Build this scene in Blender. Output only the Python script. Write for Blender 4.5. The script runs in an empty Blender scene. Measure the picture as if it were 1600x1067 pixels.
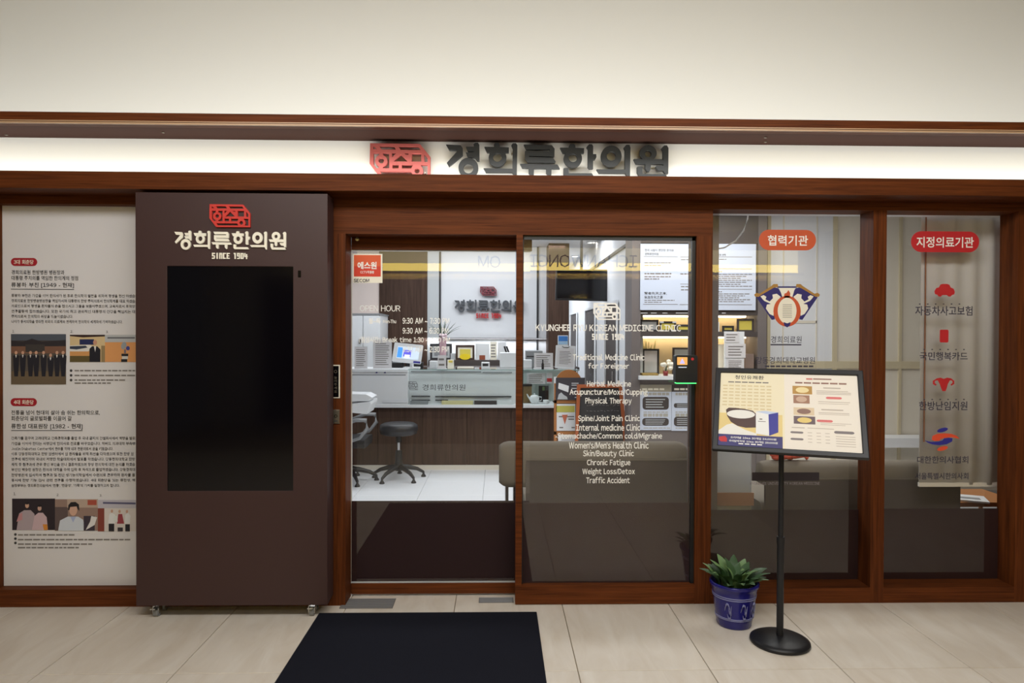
import bpy, math, random
from mathutils import Vector, Matrix
from mathutils.geometry import tessellate_polygon

random.seed(7)
SC = bpy.context.scene
COL = SC.collection
PI = math.pi

# ------------------------------------------------------------------ camera, world, large lights, exposure
CAM_D, CAM_H, FPX = 3.75, 1.515, 1050.0
_y, _p, _r = .0217, .0105, .0037
_f = Vector((math.sin(_y) * math.cos(_p), math.cos(_y) * math.cos(_p), -math.sin(_p)))
_r0 = Vector((math.cos(_y), -math.sin(_y), 0)); _u0 = _r0.cross(_f)
RIGHT = _r0 * math.cos(_r) + _u0 * math.sin(_r)
UP = _u0 * math.cos(_r) - _r0 * math.sin(_r)
EYE = Vector((0, -CAM_D, CAM_H))
cam = bpy.data.objects.new('camera', bpy.data.cameras.new('camera')); COL.objects.link(cam)
m = Matrix((RIGHT, UP, -_f)).transposed().to_4x4(); m.translation = EYE
cam.matrix_world = m
cam.data.sensor_width = 36; cam.data.lens = FPX / 1600 * 36; cam.data.clip_start = .05
SC.camera = cam

SC.view_settings.view_transform = 'Standard'
SC.view_settings.look = 'None'
SC.view_settings.gamma = 1
SC.view_settings.use_curve_mapping = False
SC.view_settings.exposure = 0.0

w = bpy.data.worlds.new('world'); SC.world = w; w.use_nodes = True
w.node_tree.nodes['Background'].inputs[0].default_value = (1, .93, .82, 1)
w.node_tree.nodes['Background'].inputs[1].default_value = .06

def area(name, loc, sx, sy, power, col, target=None, spread=PI):
    l = bpy.data.lights.new(name, 'AREA'); l.shape = 'RECTANGLE'; l.size = sx; l.size_y = sy
    l.energy = power; l.color = col; l.spread = spread
    o = bpy.data.objects.new(name, l); COL.objects.link(o); o.location = loc
    d = Vector(target) - Vector(loc) if target else Vector((0, 0, -1))
    o.rotation_euler = d.to_track_quat('-Z', 'Y').to_euler()
    return o

WARM = (1, .88, .70); NEUT = (1, .97, .92); COOL = (.93, .97, 1)
# corridor ceiling panels behind the photographer
area('corridor_light', (.1, -2.5, 3.3), 4.4, .6, 112, (1, .99, .98), (.1, -.2, 1.0))
area('corridor_light_far', (.5, -5.2, 3.3), 4.0, .6, 40, (1, .98, .96))
# cove strip above the fascia and strip behind the sign beam
area('cove_light', (.5, -.2, 2.622), 9.6, .05, 15, (1, 1, 1), (.5, .1, 2.82))
area('sign_light', (.5, -.125, 2.335), 9.6, .03, 19, (1, .99, .96), (.5, -.07, 2.7), 2.6)
# clinic ceiling panels, with an added fill for the inner corridor
area('clinic_light', (-.3, 4.3, 2.70), 3.0, .8, 46, COOL)
area('clinic_light_front', (.6, 2.0, 2.70), 3.6, .6, 42, COOL)
area('clinic_corridor_fill', (.55, 6.9, 2.70), .6, 2.4, 48, COOL)  # unseen fill lamp, added to brighten the dim inner corridor
area('clinic_light_right', (2.5, 1.3, 2.70), 1.6, .5, 24, (1, .97, .9))
area('wall_wash_light', (-.2, 5.2, 2.70), 2.2, .1, 4, COOL, (-.2, 5.58, 1.9))
area('shelf_back_light', (-.15, 5.52, 1.46), 1.9, .03, 4, COOL, (-.15, 5.58, 1.2))

# ------------------------------------------------------------------ helpers
def at(px, py, Y):
    d = _f + RIGHT * ((px - 800) / FPX) + UP * ((533.5 - py) / FPX)
    return EYE + d * ((Y + CAM_D) / d.y)

def ground(px, py):
    d = _f + RIGHT * ((px - 800) / FPX) + UP * ((533.5 - py) / FPX)
    return EYE + d * (-CAM_H / d.z)

def RC(px0, py0, px1, py1, Y):
    """photo rectangle -> (x0, z0, x1, z1) on the upright plane at depth Y"""
    mx, my = (px0 + px1) / 2, (py0 + py1) / 2
    return at(px0, my, Y).x, at(mx, py1, Y).z, at(px1, my, Y).x, at(mx, py0, Y).z

def lin(c):
    c = c / 255
    return c / 12.92 if c <= .04045 else ((c + .055) / 1.055) ** 2.4

MATS = {}
def mat(name, rgb, rough=.6, metal=0, emit=0, spec=.5, noise=0, nscale=30, bump=0):
    if name in MATS: return MATS[name]
    mt = bpy.data.materials.new(name); mt.use_nodes = True
    nt = mt.node_tree; b = nt.nodes['Principled BSDF']
    c = (lin(rgb[0]), lin(rgb[1]), lin(rgb[2]), 1)
    b.inputs['Base Color'].default_value = c
    b.inputs['Roughness'].default_value = rough; b.inputs['Metallic'].default_value = metal
    b.inputs['Specular IOR Level'].default_value = spec
    if emit:
        b.inputs['Emission Color'].default_value = c; b.inputs['Emission Strength'].default_value = emit
    if noise or bump:
        tc = nt.nodes.new('ShaderNodeNewGeometry')
        nz = nt.nodes.new('ShaderNodeTexNoise'); nz.inputs['Scale'].default_value = nscale
        nz.inputs['Detail'].default_value = 4
        nt.links.new(tc.outputs['Position'], nz.inputs['Vector'])
        if noise:
            mx = nt.nodes.new('ShaderNodeMix'); mx.data_type = 'RGBA'
            mx.inputs[6].default_value = [v * (1 - noise) for v in c[:3]] + [1]
            mx.inputs[7].default_value = [min(1, v * (1 + noise)) for v in c[:3]] + [1]
            nt.links.new(nz.outputs['Fac'], mx.inputs[0]); nt.links.new(mx.outputs[2], b.inputs['Base Color'])
        if bump:
            bp = nt.nodes.new('ShaderNodeBump'); bp.inputs['Strength'].default_value = bump
            bp.inputs['Distance'].default_value = .003
            nt.links.new(nz.outputs['Fac'], bp.inputs['Height']); nt.links.new(bp.outputs['Normal'], b.inputs['Normal'])
    MATS[name] = mt
    return mt

def grain(name, dark, light, scale, rough=.55, spec=.12):
    """wood veneer: stretched noise along one axis"""
    mt = bpy.data.materials.new(name); mt.use_nodes = True
    nt = mt.node_tree; b = nt.nodes['Principled BSDF']; N = nt.nodes.new; L = nt.links.new
    g = N('ShaderNodeNewGeometry'); mp = N('ShaderNodeMapping'); mp.inputs['Scale'].default_value = scale
    nz = N('ShaderNodeTexNoise'); nz.inputs['Scale'].default_value = 1; nz.inputs['Detail'].default_value = 6
    nz.inputs['Roughness'].default_value = .65; nz.inputs['Distortion'].default_value = .4
    rp = N('ShaderNodeValToRGB')
    rp.color_ramp.elements[0].position = .3; rp.color_ramp.elements[1].position = .72
    rp.color_ramp.elements[0].color = [lin(v) for v in dark] + [1]
    rp.color_ramp.elements[1].color = [lin(v) for v in light] + [1]
    L(g.outputs['Position'], mp.inputs['Vector']); L(mp.outputs[0], nz.inputs['Vector'])
    L(nz.outputs['Fac'], rp.inputs[0]); L(rp.outputs[0], b.inputs['Base Color'])
    b.inputs['Roughness'].default_value = rough; b.inputs['Specular IOR Level'].default_value = spec
    MATS[name] = mt
    return mt

def glass(name, tint=(1, 1, 1), gloss=1.0, base=0.0):
    mt = bpy.data.materials.new(name); mt.use_nodes = True
    nt = mt.node_tree; nt.nodes.clear(); N = nt.nodes.new; L = nt.links.new
    out = N('ShaderNodeOutputMaterial'); mx = N('ShaderNodeMixShader'); tr = N('ShaderNodeBsdfTransparent')
    gl = N('ShaderNodeBsdfGlossy'); fr = N('ShaderNodeFresnel')
    tr.inputs[0].default_value = (*tint, 1); gl.inputs['Roughness'].default_value = .01
    gl.inputs['Color'].default_value = (gloss, gloss, gloss, 1); fr.inputs['IOR'].default_value = 1.62
    ge = N('ShaderNodeNewGeometry'); iv = N('ShaderNodeMath'); iv.operation = 'SUBTRACT'; iv.inputs[0].default_value = 1
    mu = N('ShaderNodeMath'); mu.operation = 'MULTIPLY'   # one reflection per pane, from its outer face
    L(ge.outputs['Backfacing'], iv.inputs[1]); L(iv.outputs[0], mu.inputs[0]); L(fr.outputs[0], mu.inputs[1])
    L(mu.outputs[0], mx.inputs[0]); L(tr.outputs[0], mx.inputs[1]); L(gl.outputs[0], mx.inputs[2])
    L(mx.outputs[0], out.inputs[0])
    MATS[name] = mt
    return mt

ORIG = {}
def org(o): return ORIG.get(o.name, Vector((0, 0, 0))) if o else Vector((0, 0, 0))

def props(o, label=None, cat=None, group=None, kind=None):
    if label: o['label'] = label
    if cat: o['category'] = cat
    if group: o['group'] = group
    if kind: o['kind'] = kind
    return o

def thing(name, label, cat, loc, group=None):
    o = bpy.data.objects.new(name, None); COL.objects.link(o); o.empty_display_size = .05
    o.location = loc; ORIG[o.name] = Vector(loc)
    return props(o, label, cat, group)

_textcache = {}
def text_data(s, bold, res):
    k = (s, bold, res)
    if k not in _textcache:
        cu = bpy.data.curves.new('t', 'FONT'); cu.body = s; cu.resolution_u = res; cu.offset = bold
        o = bpy.data.objects.new('t', cu)
        me = bpy.data.meshes.new_from_object(o)
        _textcache[k] = ([v.co[:2] for v in me.vertices], [tuple(p.vertices) for p in me.polygons])
        bpy.data.objects.remove(o); bpy.data.curves.remove(cu); bpy.data.meshes.remove(me)
    return _textcache[k]

def latin_data(t, bold, res):
    """plain grotesque Latin: every sign taken from the wide forms and set close"""
    vs, fs, x = [], [], 0.0
    for ch in t:
        if ch == ' ': x += .36; continue
        w_ = chr(ord(ch) + 0xFEE0) if ch.isascii() and ch.isalnum() else ch
        v, f = text_data(w_, min(bold, .019) if ord(ch) < 127 else bold, res)
        if not v: continue
        a, b = min(p[0] for p in v), max(p[0] for p in v)
        n = len(vs); vs += [(p[0] - a + x, p[1]) for p in v]; fs += [tuple(i + n for i in q_) for q_ in f]
        x += b - a + (.06 if ord(ch) < 127 else .09)
    return vs, fs

def circ(cx, cy, rx, ry=None, n=28, a0=0, a1=2 * PI, rot=0):
    ry = rx if ry is None else ry
    full = abs(a1 - a0 - 2 * PI) < 1e-6
    k = n if full else n + 1
    out = []
    for i in range(k):
        a = a0 + (a1 - a0) * i / n
        x, y = rx * math.cos(a), ry * math.sin(a)
        out.append((cx + x * math.cos(rot) - y * math.sin(rot), cy + x * math.sin(rot) + y * math.cos(rot)))
    return out

def pill(x0, z0, x1, z1, n=10):
    r = min(abs(z1 - z0), abs(x1 - x0)) / 2
    return rrect(x0, z0, x1, z1, r, n)

def rrect(x0, z0, x1, z1, r, n=5):
    o = []
    for cx, cz, a in ((x1 - r, z1 - r, 0), (x0 + r, z1 - r, PI / 2), (x0 + r, z0 + r, PI), (x1 - r, z0 + r, 1.5 * PI)):
        for i in range(n + 1):
            t = a + PI / 2 * i / n
            o.append((cx + r * math.cos(t), cz + r * math.sin(t)))
    return o

class MB:
    def __init__(s, M=None): s.v = []; s.f = []; s.M = M; s.smooth = set()
    def add(s, vs, fs, smooth=False):
        n = len(s.v)
        for p in vs:
            p = Vector(p)
            s.v.append(s.M @ p if s.M else p)
        for f in fs:
            if smooth: s.smooth.add(len(s.f))
            s.f.append(tuple(i + n for i in f))
        return s
    def box(s, x0, x1, y0, y1, z0, z1):
        x0, x1 = min(x0, x1), max(x0, x1); y0, y1 = min(y0, y1), max(y0, y1); z0, z1 = min(z0, z1), max(z0, z1)
        return s.add([(x0, y0, z0), (x1, y0, z0), (x1, y1, z0), (x0, y1, z0), (x0, y0, z1), (x1, y0, z1), (x1, y1, z1), (x0, y1, z1)],
                     [(0, 3, 2, 1), (4, 5, 6, 7), (0, 1, 5, 4), (1, 2, 6, 5), (2, 3, 7, 6), (3, 0, 4, 7)])
    def prism(s, outer, y0, y1, holes=()):
        """(x, z) outline with holes, standing between y0 (front) and y1 (back)"""
        loops = [list(outer)] + [list(h) for h in holes]
        flat = [p for l in loops for p in l]
        tris = tessellate_polygon([[Vector((p[0], p[1], 0)) for p in l] for l in loops])
        n = len(flat)
        vs = [(p[0], y0, p[1]) for p in flat]
        fs = []
        for t in tris:
            a, b, c = (flat[i] for i in t)
            ar = (b[0] - a[0]) * (c[1] - a[1]) - (b[1] - a[1]) * (c[0] - a[0])
            fs.append(tuple(t) if ar > 0 else tuple(reversed(t)))
        if abs(y1 - y0) > 1e-7:
            vs += [(p[0], y1, p[1]) for p in flat]
            fs += [tuple(i + n for i in reversed(f)) for f in fs[:]]
            k = 0
            for li, l in enumerate(loops):
                ar = sum(l[i][0] * l[(i + 1) % len(l)][1] - l[(i + 1) % len(l)][0] * l[i][1] for i in range(len(l)))
                flip = (ar > 0) == (li == 0)
                for i in range(len(l)):
                    a, b = k + i, k + (i + 1) % len(l)
                    fs.append((a, a + n, b + n, b) if flip else (b, b + n, a + n, a))
                k += len(l)
        return s.add(vs, fs)
    def prism_x(s, poly, x0, x1, smooth=False):
        """(y, z) outline swept along x"""
        n = len(poly)
        tris = tessellate_polygon([[Vector((p[0], p[1], 0)) for p in poly]])
        s.add([(x0, p[0], p[1]) for p in poly] + [(x1, p[0], p[1]) for p in poly],
              [(i, (i + 1) % n, (i + 1) % n + n, i + n) for i in range(n)], smooth)
        s.add([(x0, p[0], p[1]) for p in poly], [tuple(t) for t in tris])
        return s.add([(x1, p[0], p[1]) for p in poly], [tuple(reversed(t)) for t in tris])
    def tube(s, pts, r, n=10, cap=True):
        pts = [Vector(p) for p in pts]; rings = []
        rr = r if isinstance(r, (list, tuple)) else [r] * len(pts)
        for i, p in enumerate(pts):
            d = (pts[min(i + 1, len(pts) - 1)] - pts[max(i - 1, 0)]).normalized()
            a = d.cross(Vector((0, 0, 1)) if abs(d.z) < .95 else Vector((1, 0, 0))).normalized(); b = d.cross(a)
            rings.append([p + (a * math.cos(2 * PI * k / n) + b * math.sin(2 * PI * k / n)) * rr[i] for k in range(n)])
        vs = [q for rg in rings for q in rg]
        fs = [(i * n + k, i * n + (k + 1) % n, (i + 1) * n + (k + 1) % n, (i + 1) * n + k) for i in range(len(pts) - 1) for k in range(n)]
        s.add(vs, fs, True)
        if cap: s.add(rings[0] + rings[-1], [tuple(range(n)), tuple(range(2 * n - 1, n - 1, -1))])
        return s
    def lathe(s, cx, cy, prof, n=32):
        vs = []; fs = []
        for (r, z) in prof:
            for k in range(n):
                a = 2 * PI * k / n; vs.append((cx + r * math.cos(a), cy + r * math.sin(a), z))
        for i in range(len(prof) - 1):
            for k in range(n):
                fs.append((i * n + k, i * n + (k + 1) % n, (i + 1) * n + (k + 1) % n, (i + 1) * n + k))
        return s.add(vs, fs, True)
    def ball(s, c, rx, ry=None, rz=None, n=12):
        ry = rx if ry is None else ry; rz = rx if rz is None else rz
        vs = []; fs = []; h = n // 2
        for i in range(h + 1):
            t = PI * i / h
            for k in range(n):
                a = 2 * PI * k / n
                vs.append((c[0] + rx * math.sin(t) * math.cos(a), c[1] + ry * math.sin(t) * math.sin(a), c[2] + rz * math.cos(t)))
        for i in range(h):
            for k in range(n):
                fs.append((i * n + k, (i + 1) * n + k, (i + 1) * n + (k + 1) % n, i * n + (k + 1) % n))
        return s.add(vs, fs, True)
    def text(s, t, x0, z0, x1, z1, Y, bold=0.0, ext=0.0, res=2, keep=False):
        vs, fs = (latin_data if any('0' <= c <= 'z' for c in t) else text_data)(t, bold, res)
        if not vs: return s
        ax, bx = min(v[0] for v in vs), max(v[0] for v in vs)
        az, bz = min(v[1] for v in vs), max(v[1] for v in vs)
        kx = (x1 - x0) / max(1e-6, bx - ax); kz = (z1 - z0) / max(1e-6, bz - az)
        pts = [(x0 + (v[0] - ax) * kx, z0 + (v[1] - az) * kz) for v in vs]
        n = len(pts)
        if not ext:
            return s.add([(p[0], Y, p[1]) for p in pts], fs)
        ed = {}
        for f in fs:
            for i in range(len(f)):
                a, b = f[i], f[(i + 1) % len(f)]; ed[(a, b)] = 1
        side = [(b, a, a + n, b + n) for (a, b) in ed if (b, a) not in ed]
        return s.add([(p[0], Y, p[1]) for p in pts] + [(p[0], Y + ext, p[1]) for p in pts],
                     fs + [tuple(i + n for i in reversed(f)) for f in fs] + side)
    def build(s, name, m_, parent=None, bevel=0, label=None, cat=None, group=None, kind=None):
        me = bpy.data.meshes.new(name)
        if parent is None:
            xs = [v.x for v in s.v]; ys = [v.y for v in s.v]; zs = [v.z for v in s.v]
            o0 = Vector(((min(xs) + max(xs)) / 2, (min(ys) + max(ys)) / 2, min(zs)))
        else: o0 = org(parent)
        me.from_pydata([tuple(v - o0) for v in s.v], [], s.f)
        if s.smooth:
            for i, p in enumerate(me.polygons):
                if i in s.smooth: p.use_smooth = True
        me.materials.append(MATS[m_] if isinstance(m_, str) else m_)
        o = bpy.data.objects.new(name, me); COL.objects.link(o)
        if parent is None: o.location = o0
        else: o.parent = parent
        ORIG[o.name] = o0
        if bevel:
            b = o.modifiers.new('bevel', 'BEVEL'); b.width = bevel; b.segments = 2; b.limit_method = 'ANGLE'
        return props(o, label, cat, group, kind)

def struct(name, mb, m_, parent=None, **k):
    return mb.build(name, m_, parent, kind=None if parent else 'structure', **k)

def pbox(px0, py0, px1, py1, Y, depth, mb=None):
    x0, z0, x1, z1 = RC(px0, py0, px1, py1, Y)
    return (mb or MB()).box(x0, x1, Y, Y + depth, z0, z1)

def ptext(mb, t, px0, py0, px1, py1, Y, **k):
    return mb.text(t, *RC(px0, py0, px1, py1, Y), Y, **k)

def tlines(parent, m_, Y, rows, bold=.012, res=2):
    for row in rows:
        mb = MB(); mb.text(row[0], *RC(*row[1:5], Y), Y, bold=row[5] if len(row) > 5 else bold, res=res); mb.build('lettering', m_, parent)

# block letters of the founding year line, drawn on a 6 x 10 grid
BLOCK = {'S': [(0, 0, 6, 2), (0, 0, 2.2, 5.6), (0, 4, 6, 5.8), (3.8, 4, 6, 10), (0, 8, 6, 10)], 'I': [(1.7, 0, 4.3, 10)],
         'N': [(0, 0, 2.2, 10), (3.8, 0, 6, 10), (0, 0, 6, 1.8), (2.2, 0, 3.8, 3)], 'C': [(0, 0, 2.4, 10), (0, 0, 6, 2), (0, 8, 6, 10)],
         'E': [(0, 0, 2.4, 10), (0, 0, 6, 2), (0, 4.1, 5.2, 5.9), (0, 8, 6, 10)], '1': [(2.2, 0, 4.8, 10), (.8, 0, 3, 2)],
         '9': [(0, 0, 6, 2), (0, 0, 2.2, 6), (0, 4.4, 6, 6), (3.8, 0, 6, 10), (.4, 8.2, 6, 10)], '0': [(0, 0, 2.2, 10), (3.8, 0, 6, 10), (0, 0, 6, 2), (0, 8, 6, 10)],
         '4': [(0, 0, 2.2, 6.6), (0, 4.8, 6.4, 6.6), (3.4, 2, 5.6, 10)]}
def since(parent, rect, y0, y1, m_):
    x0, z0, x1, z1 = rect; k = (x1 - x0) / 70; h = (z1 - z0) / 10; x = 0
    for ch in 'SINCE 1904':
        if ch == ' ': x += 6; continue
        mb = MB()
        for i, (a, b, c, d) in enumerate(BLOCK[ch]):
            mb.prism([(x0 + k * (x + a), z1 - h * d), (x0 + k * (x + c), z1 - h * d), (x0 + k * (x + c), z1 - h * b), (x0 + k * (x + a), z1 - h * b)], y0 - i * .00006, y1)
        mb.build('digit' if ch.isdigit() else 'letter', m_, parent)
        x += 7.15

def ppoly(pts, Y): return [(at(x, y, Y).x, at(x, y, Y).z) for x, y in pts]

# ------------------------------------------------------------------ materials
grain('wood_across', (68, 32, 13), (114, 60, 26), (2.2, 30, 75))
grain('wood_upright', (68, 32, 13), (114, 60, 26), (75, 30, 2.2))
grain('walnut', (62, 47, 40), (88, 68, 58), (40, 40, 2), .55)
mat('plaster', (212, 210, 202), .8)
mat('sign_white', (240, 239, 230), .6)
mat('kiosk_brown', (61, 38, 36), .5, noise=.06, nscale=300)
mat('film_brown', (46, 29, 30), .7, spec=.2)
mat('letter_black', (40, 42, 42), .6)
mat('sign_red', (170, 84, 78), .6)
mat('kiosk_red', (205, 52, 42), .45)
mat('cream', (246, 240, 222), .5)
mat('vinyl_white', (250, 248, 242), .5)
mat('black_gloss', (8, 7, 12), .1)
mat('black_plastic', (22, 22, 24), .45)
mat('black_metal', (27, 27, 30), .42, spec=.4)
mat('chrome', (205, 205, 205), .2, 1)
mat('steel', (170, 165, 155), .35, 1)
mat('paper', (222, 219, 220), .75)
mat('ink', (62, 60, 62), .8)
mat('ink_soft', (128, 122, 118), .8)
mat('pill_red', (168, 32, 44), .6)
mat('decal_orange', (206, 88, 48), .55)
mat('decal_red', (196, 38, 44), .55)
mat('decal_dark', (62, 58, 74), .6)
mat('decal_navy', (48, 42, 110), .5)
mat('decal_gold', (172, 128, 62), .5)
mat('decal_blue', (50, 48, 150), .5)
mat('decal_coral', (232, 84, 52), .5)
mat('white_lam', (232, 234, 236), .45)
mat('white_wall', (226, 228, 232), .7)
mat('pink_wall', (238, 222, 214), .75)
mat('grey_lam', (190, 194, 196), .5)
mat('grey_mid', (140, 142, 144), .6)
mat('dark_line', (52, 50, 52), .6)
mat('mat_fibre', (28, 29, 37), .95, spec=.08, noise=.35, nscale=420, bump=.6)
mat('grout', (150, 135, 112), .9)
mat('grout_in', (176, 178, 180), .9)
mat('tile_in', (236, 238, 240), .35, noise=.05, nscale=60)
mat('cabinet_taupe', (112, 104, 102), .6)
mat('cabinet_dark', (74, 66, 64), .6)
mat('shelf_back', (196, 176, 140), .7)
mat('sofa', (116, 108, 96), .85, noise=.08, nscale=200)
mat('sofa_dark', (84, 76, 72), .9, noise=.08, nscale=200)
mat('led', (255, 236, 200), .5, emit=7)
mat('led_white', (255, 252, 244), .5, emit=8)
mat('yellow', (236, 212, 96), .6)
mat('gold_paper', (220, 204, 92), .6)
mat('orange_frame', (172, 92, 52), .5)
mat('oak', (176, 116, 66), .5)
mat('chalk', (62, 60, 60), .85, noise=.08, nscale=60)
mat('beige', (222, 215, 200), .7)
mat('beige_deep', (200, 188, 158), .7)
mat('banner', (200, 197, 192), .8)
mat('blue', (64, 132, 208), .5)
mat('green_led', (70, 230, 110), .5, emit=2.5)
mat('plant_green', (56, 84, 48), .5)
mat('plant_light', (104, 134, 82), .5)
mat('soil', (40, 32, 26), .95)
mat('pink', (226, 186, 196), .5)
mat('red_net', (190, 74, 52), .6)
glass('glass_clear')
glass('glass_case', (.97, .99, .985))

def marble():
    mt = bpy.data.materials.new('marble_tile'); mt.use_nodes = True
    nt = mt.node_tree; b = nt.nodes['Principled BSDF']; N = nt.nodes.new; L = nt.links.new
    g = N('ShaderNodeNewGeometry'); oi = N('ShaderNodeObjectInfo')
    mp = N('ShaderNodeMapping'); mp.inputs['Scale'].default_value = (7, 1.6, 1); mp.inputs['Rotation'].default_value = (0, 0, .35)
    ad = N('ShaderNodeVectorMath'); ad.operation = 'ADD'
    sc = N('ShaderNodeVectorMath'); sc.operation = 'SCALE'; sc.inputs['Scale'].default_value = 9
    cb = N('ShaderNodeCombineXYZ')
    L(oi.outputs['Random'], cb.inputs[0]); L(oi.outputs['Random'], cb.inputs[2]); L(cb.outputs[0], sc.inputs[0])
    L(g.outputs['Position'], mp.inputs[0]); L(mp.outputs[0], ad.inputs[0]); L(sc.outputs[0], ad.inputs[1])
    nz = N('ShaderNodeTexNoise'); nz.inputs['Scale'].default_value = 1.3; nz.inputs['Detail'].default_value = 8
    nz.inputs['Roughness'].default_value = .6; nz.inputs['Distortion'].default_value = .8
    L(ad.outputs[0], nz.inputs['Vector'])
    rp = N('ShaderNodeValToRGB'); e = rp.color_ramp.elements
    e[0].position = .3; e[0].color = [lin(v) for v in (208, 196, 180)] + [1]
    e[1].position = .62; e[1].color = [lin(v) for v in (220, 211, 198)] + [1]
    k = e.new(.8); k.color = [lin(v) for v in (226, 219, 208)] + [1]
    L(nz.outputs['Fac'], rp.inputs[0]); L(rp.outputs[0], b.inputs['Base Color'])
    b.inputs['Roughness'].default_value = .38; b.inputs['Specular IOR Level'].default_value = .35
    MATS['marble_tile'] = mt
marble()

# ------------------------------------------------------------------ floor
fl = struct('floor', MB().box(-5, 6, -8.2, .165, -.12, -.008), 'grout')
def tile_mesh(w_, d_, gap, m_):
    me = bpy.data.meshes.new('tile')
    g = gap / 2; b = .0015
    mb = MB(); x0, x1, y0, y1 = g, w_ - g, g, d_ - g
    mb.add([(x0, y0, -.01), (x1, y0, -.01), (x1, y1, -.01), (x0, y1, -.01),
            (x0, y0, -b), (x1, y0, -b), (x1, y1, -b), (x0, y1, -b),
            (x0 + b, y0 + b, 0), (x1 - b, y0 + b, 0), (x1 - b, y1 - b, 0), (x0 + b, y1 - b, 0)],
           [(8, 9, 10, 11)] + [(i, (i + 1) % 4, (i + 1) % 4 + 4, i + 4) for i in range(4)] + [(i + 4, (i + 1) % 4 + 4, (i + 1) % 4 + 8, i + 8) for i in range(4)])
    me.from_pydata([tuple(v) for v in mb.v], [], mb.f); me.materials.append(MATS[m_])
    return me
def lay(parent, me, xs, ys):
    for x in xs:
        for y in ys:
            o = bpy.data.objects.new('tile', me); COL.objects.link(o); o.parent = parent
            o.location = Vector((x, y, 0)) - org(parent)
lay(fl, tile_mesh(.6, .9, .004, 'marble_tile'), [.368 + .6 * k for k in range(-8, 9)], [-.742 - .9 * k for k in range(-1, 6)])
fi = struct('floor_interior', MB().box(-3.2, 4.6, .165, 9.2, -.12, -.008), 'grout_in')
lay(fi, tile_mesh(.6, .6, .004, 'tile_in'), [-3.13 + .6 * k for k in range(12)], [.17 + .6 * k for k in range(11)])

# ------------------------------------------------------------------ ceiling cove, fascia, sign band, beam
prof = [(.10, 2.60), (.10, 2.74)] + [(.10 - .72 * (1 - math.cos(a)), 2.74 + .66 * math.sin(a)) for a in [PI / 2 * i / 20 for i in range(1, 21)]] + [(-8.2, 3.40)]
mbc = MB()
nb = len(prof)
mbc.add([(-5, y, z) for y, z in prof] + [(6, y, z) for y, z in prof] + [(-5, .12, 3.46), (6, .12, 3.46), (-5, -8.2, 3.46), (6, -8.2, 3.46)],
        [(i, i + nb, i + 1 + nb, i + 1) for i in range(nb - 1)] + [(2 * nb, 2 * nb + 1, 2 * nb + 3, 2 * nb + 2)], True)
struct('ceiling', mbc, 'plaster')
struct('wall_front', MB().box(-5, 6, .02, .12, 2.30, 2.60).box(-5, 6, .12, .2, 2.60, 3.46), 'plaster')
fa = struct('trim_1', MB().box(-5, 6, -.34, -.30, 2.556, 2.616), 'wood_across', label='brown veneered fascia board under the ceiling cove')
struct('bead', MB().box(-5, 6, -.352, -.34, 2.556, 2.564), mat('bead_tan', (186, 150, 116), .4), fa)
struct('bead', MB().box(-5, 6, -.346, -.34, 2.569, 2.574), 'bead_tan', fa)
struct('soffit', MB().box(-5, 6, -.30, .02, 2.583, 2.597), mat('soffit_brown', (50, 29, 21), .8, spec=.15), fa)
struct('led_strip', MB().box(-4.3, 5.3, -.23, -.17, 2.597, 2.612), 'grey_lam', fa)
for px, py in ((10, 210), (255, 206), (1196, 214), (1196, 221), (655, 200)):
    p = at(px, py, -.2); k = (2.583 - EYE.z) / (p.z - EYE.z); p = EYE + (p - EYE) * k
    struct('screw', MB().box(p.x - .006, p.x + .006, p.y - .006, p.y + .006, 2.578, 2.5835), 'steel', fa)
struct('wall_sign_band', MB().box(-5, 6, 0, .02, 2.29, 2.585), 'sign_white')
bm = struct('trim_2', MB().box(-5, 6, -.17, -.15, 2.272, 2.362), 'wood_across', label='brown beam below the lit white sign band')
struct('beam_floor', MB().box(-5, 6, -.15, .02, 2.272, 2.29), 'wood_across', bm)
struct('led_strip', MB().box(-4.3, 5.3, -.14, -.11, 2.29, 2.325), 'grey_lam', bm)

# ------------------------------------------------------------------ emblem and sign lettering outlines (unit: photo pixels of the fascia sign)
def zc(pts, ox, s): return [(ox + x / s, 215 + y / s) for x, y in pts]
S1 = 1600 / 120
S2 = 1600 / 130
E_OUT = [(110, 122), (1145, 128), (1365, 395), (1362, 822), (310, 822), (100, 550)]
def arcpts(cx, cy, r, a0, a1, n=14): return [(cx + r * math.cos(a0 + (a1 - a0) * i / n), cy + r * math.sin(a0 + (a1 - a0) * i / n)) for i in range(n + 1)]
E_HOLES = [
    [(175, 185), (250, 243), (175, 245)],
    [(305, 185), (605, 187), (650, 250), (350, 252)],
    [(705, 188), (1120, 190), (1165, 255), (745, 256)],
    [(180, 325), (298, 325)] + arcpts(342, 490, 128, -1.95, -4.30, 14) + [(285, 640), (240, 640), (180, 560)],
    [(375, 325), (508, 325), (508, 640), (375, 640)] + arcpts(342, 490, 128, 1.28, -1.28, 14),
    circ(342, 485, 55, n=18),
    [(565, 325), (650, 325), (570, 410)],
    [(742, 352), (888, 496), (602, 496)],
    [(825, 325), (908, 325), (908, 352), (852, 352)],
    [(978, 325), (1175, 325), (1175, 496), (978, 496)],
    [(1240, 345), (1308, 425), (1308, 502), (1240, 502)],
    [(575, 565), (704, 565), (704, 642), (575, 642)],
    [(770, 565), (1000, 565), (965, 642), (770, 642)],
    circ(1088, 690, 55, n=18),
    [(1165, 565), (1308, 565), (1308, 772), (1185, 772)] + arcpts(1088, 690, 128, .6, -.85, 8),
    [(318, 708), (960, 708), (1000, 772), (362, 772)],
]
EMBLEM = (zc(E_OUT, 570, S1), [zc(h, 570, S1) for h in E_HOLES])
EM_BOX = (577.5, 224, 672.5, 277)
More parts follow.
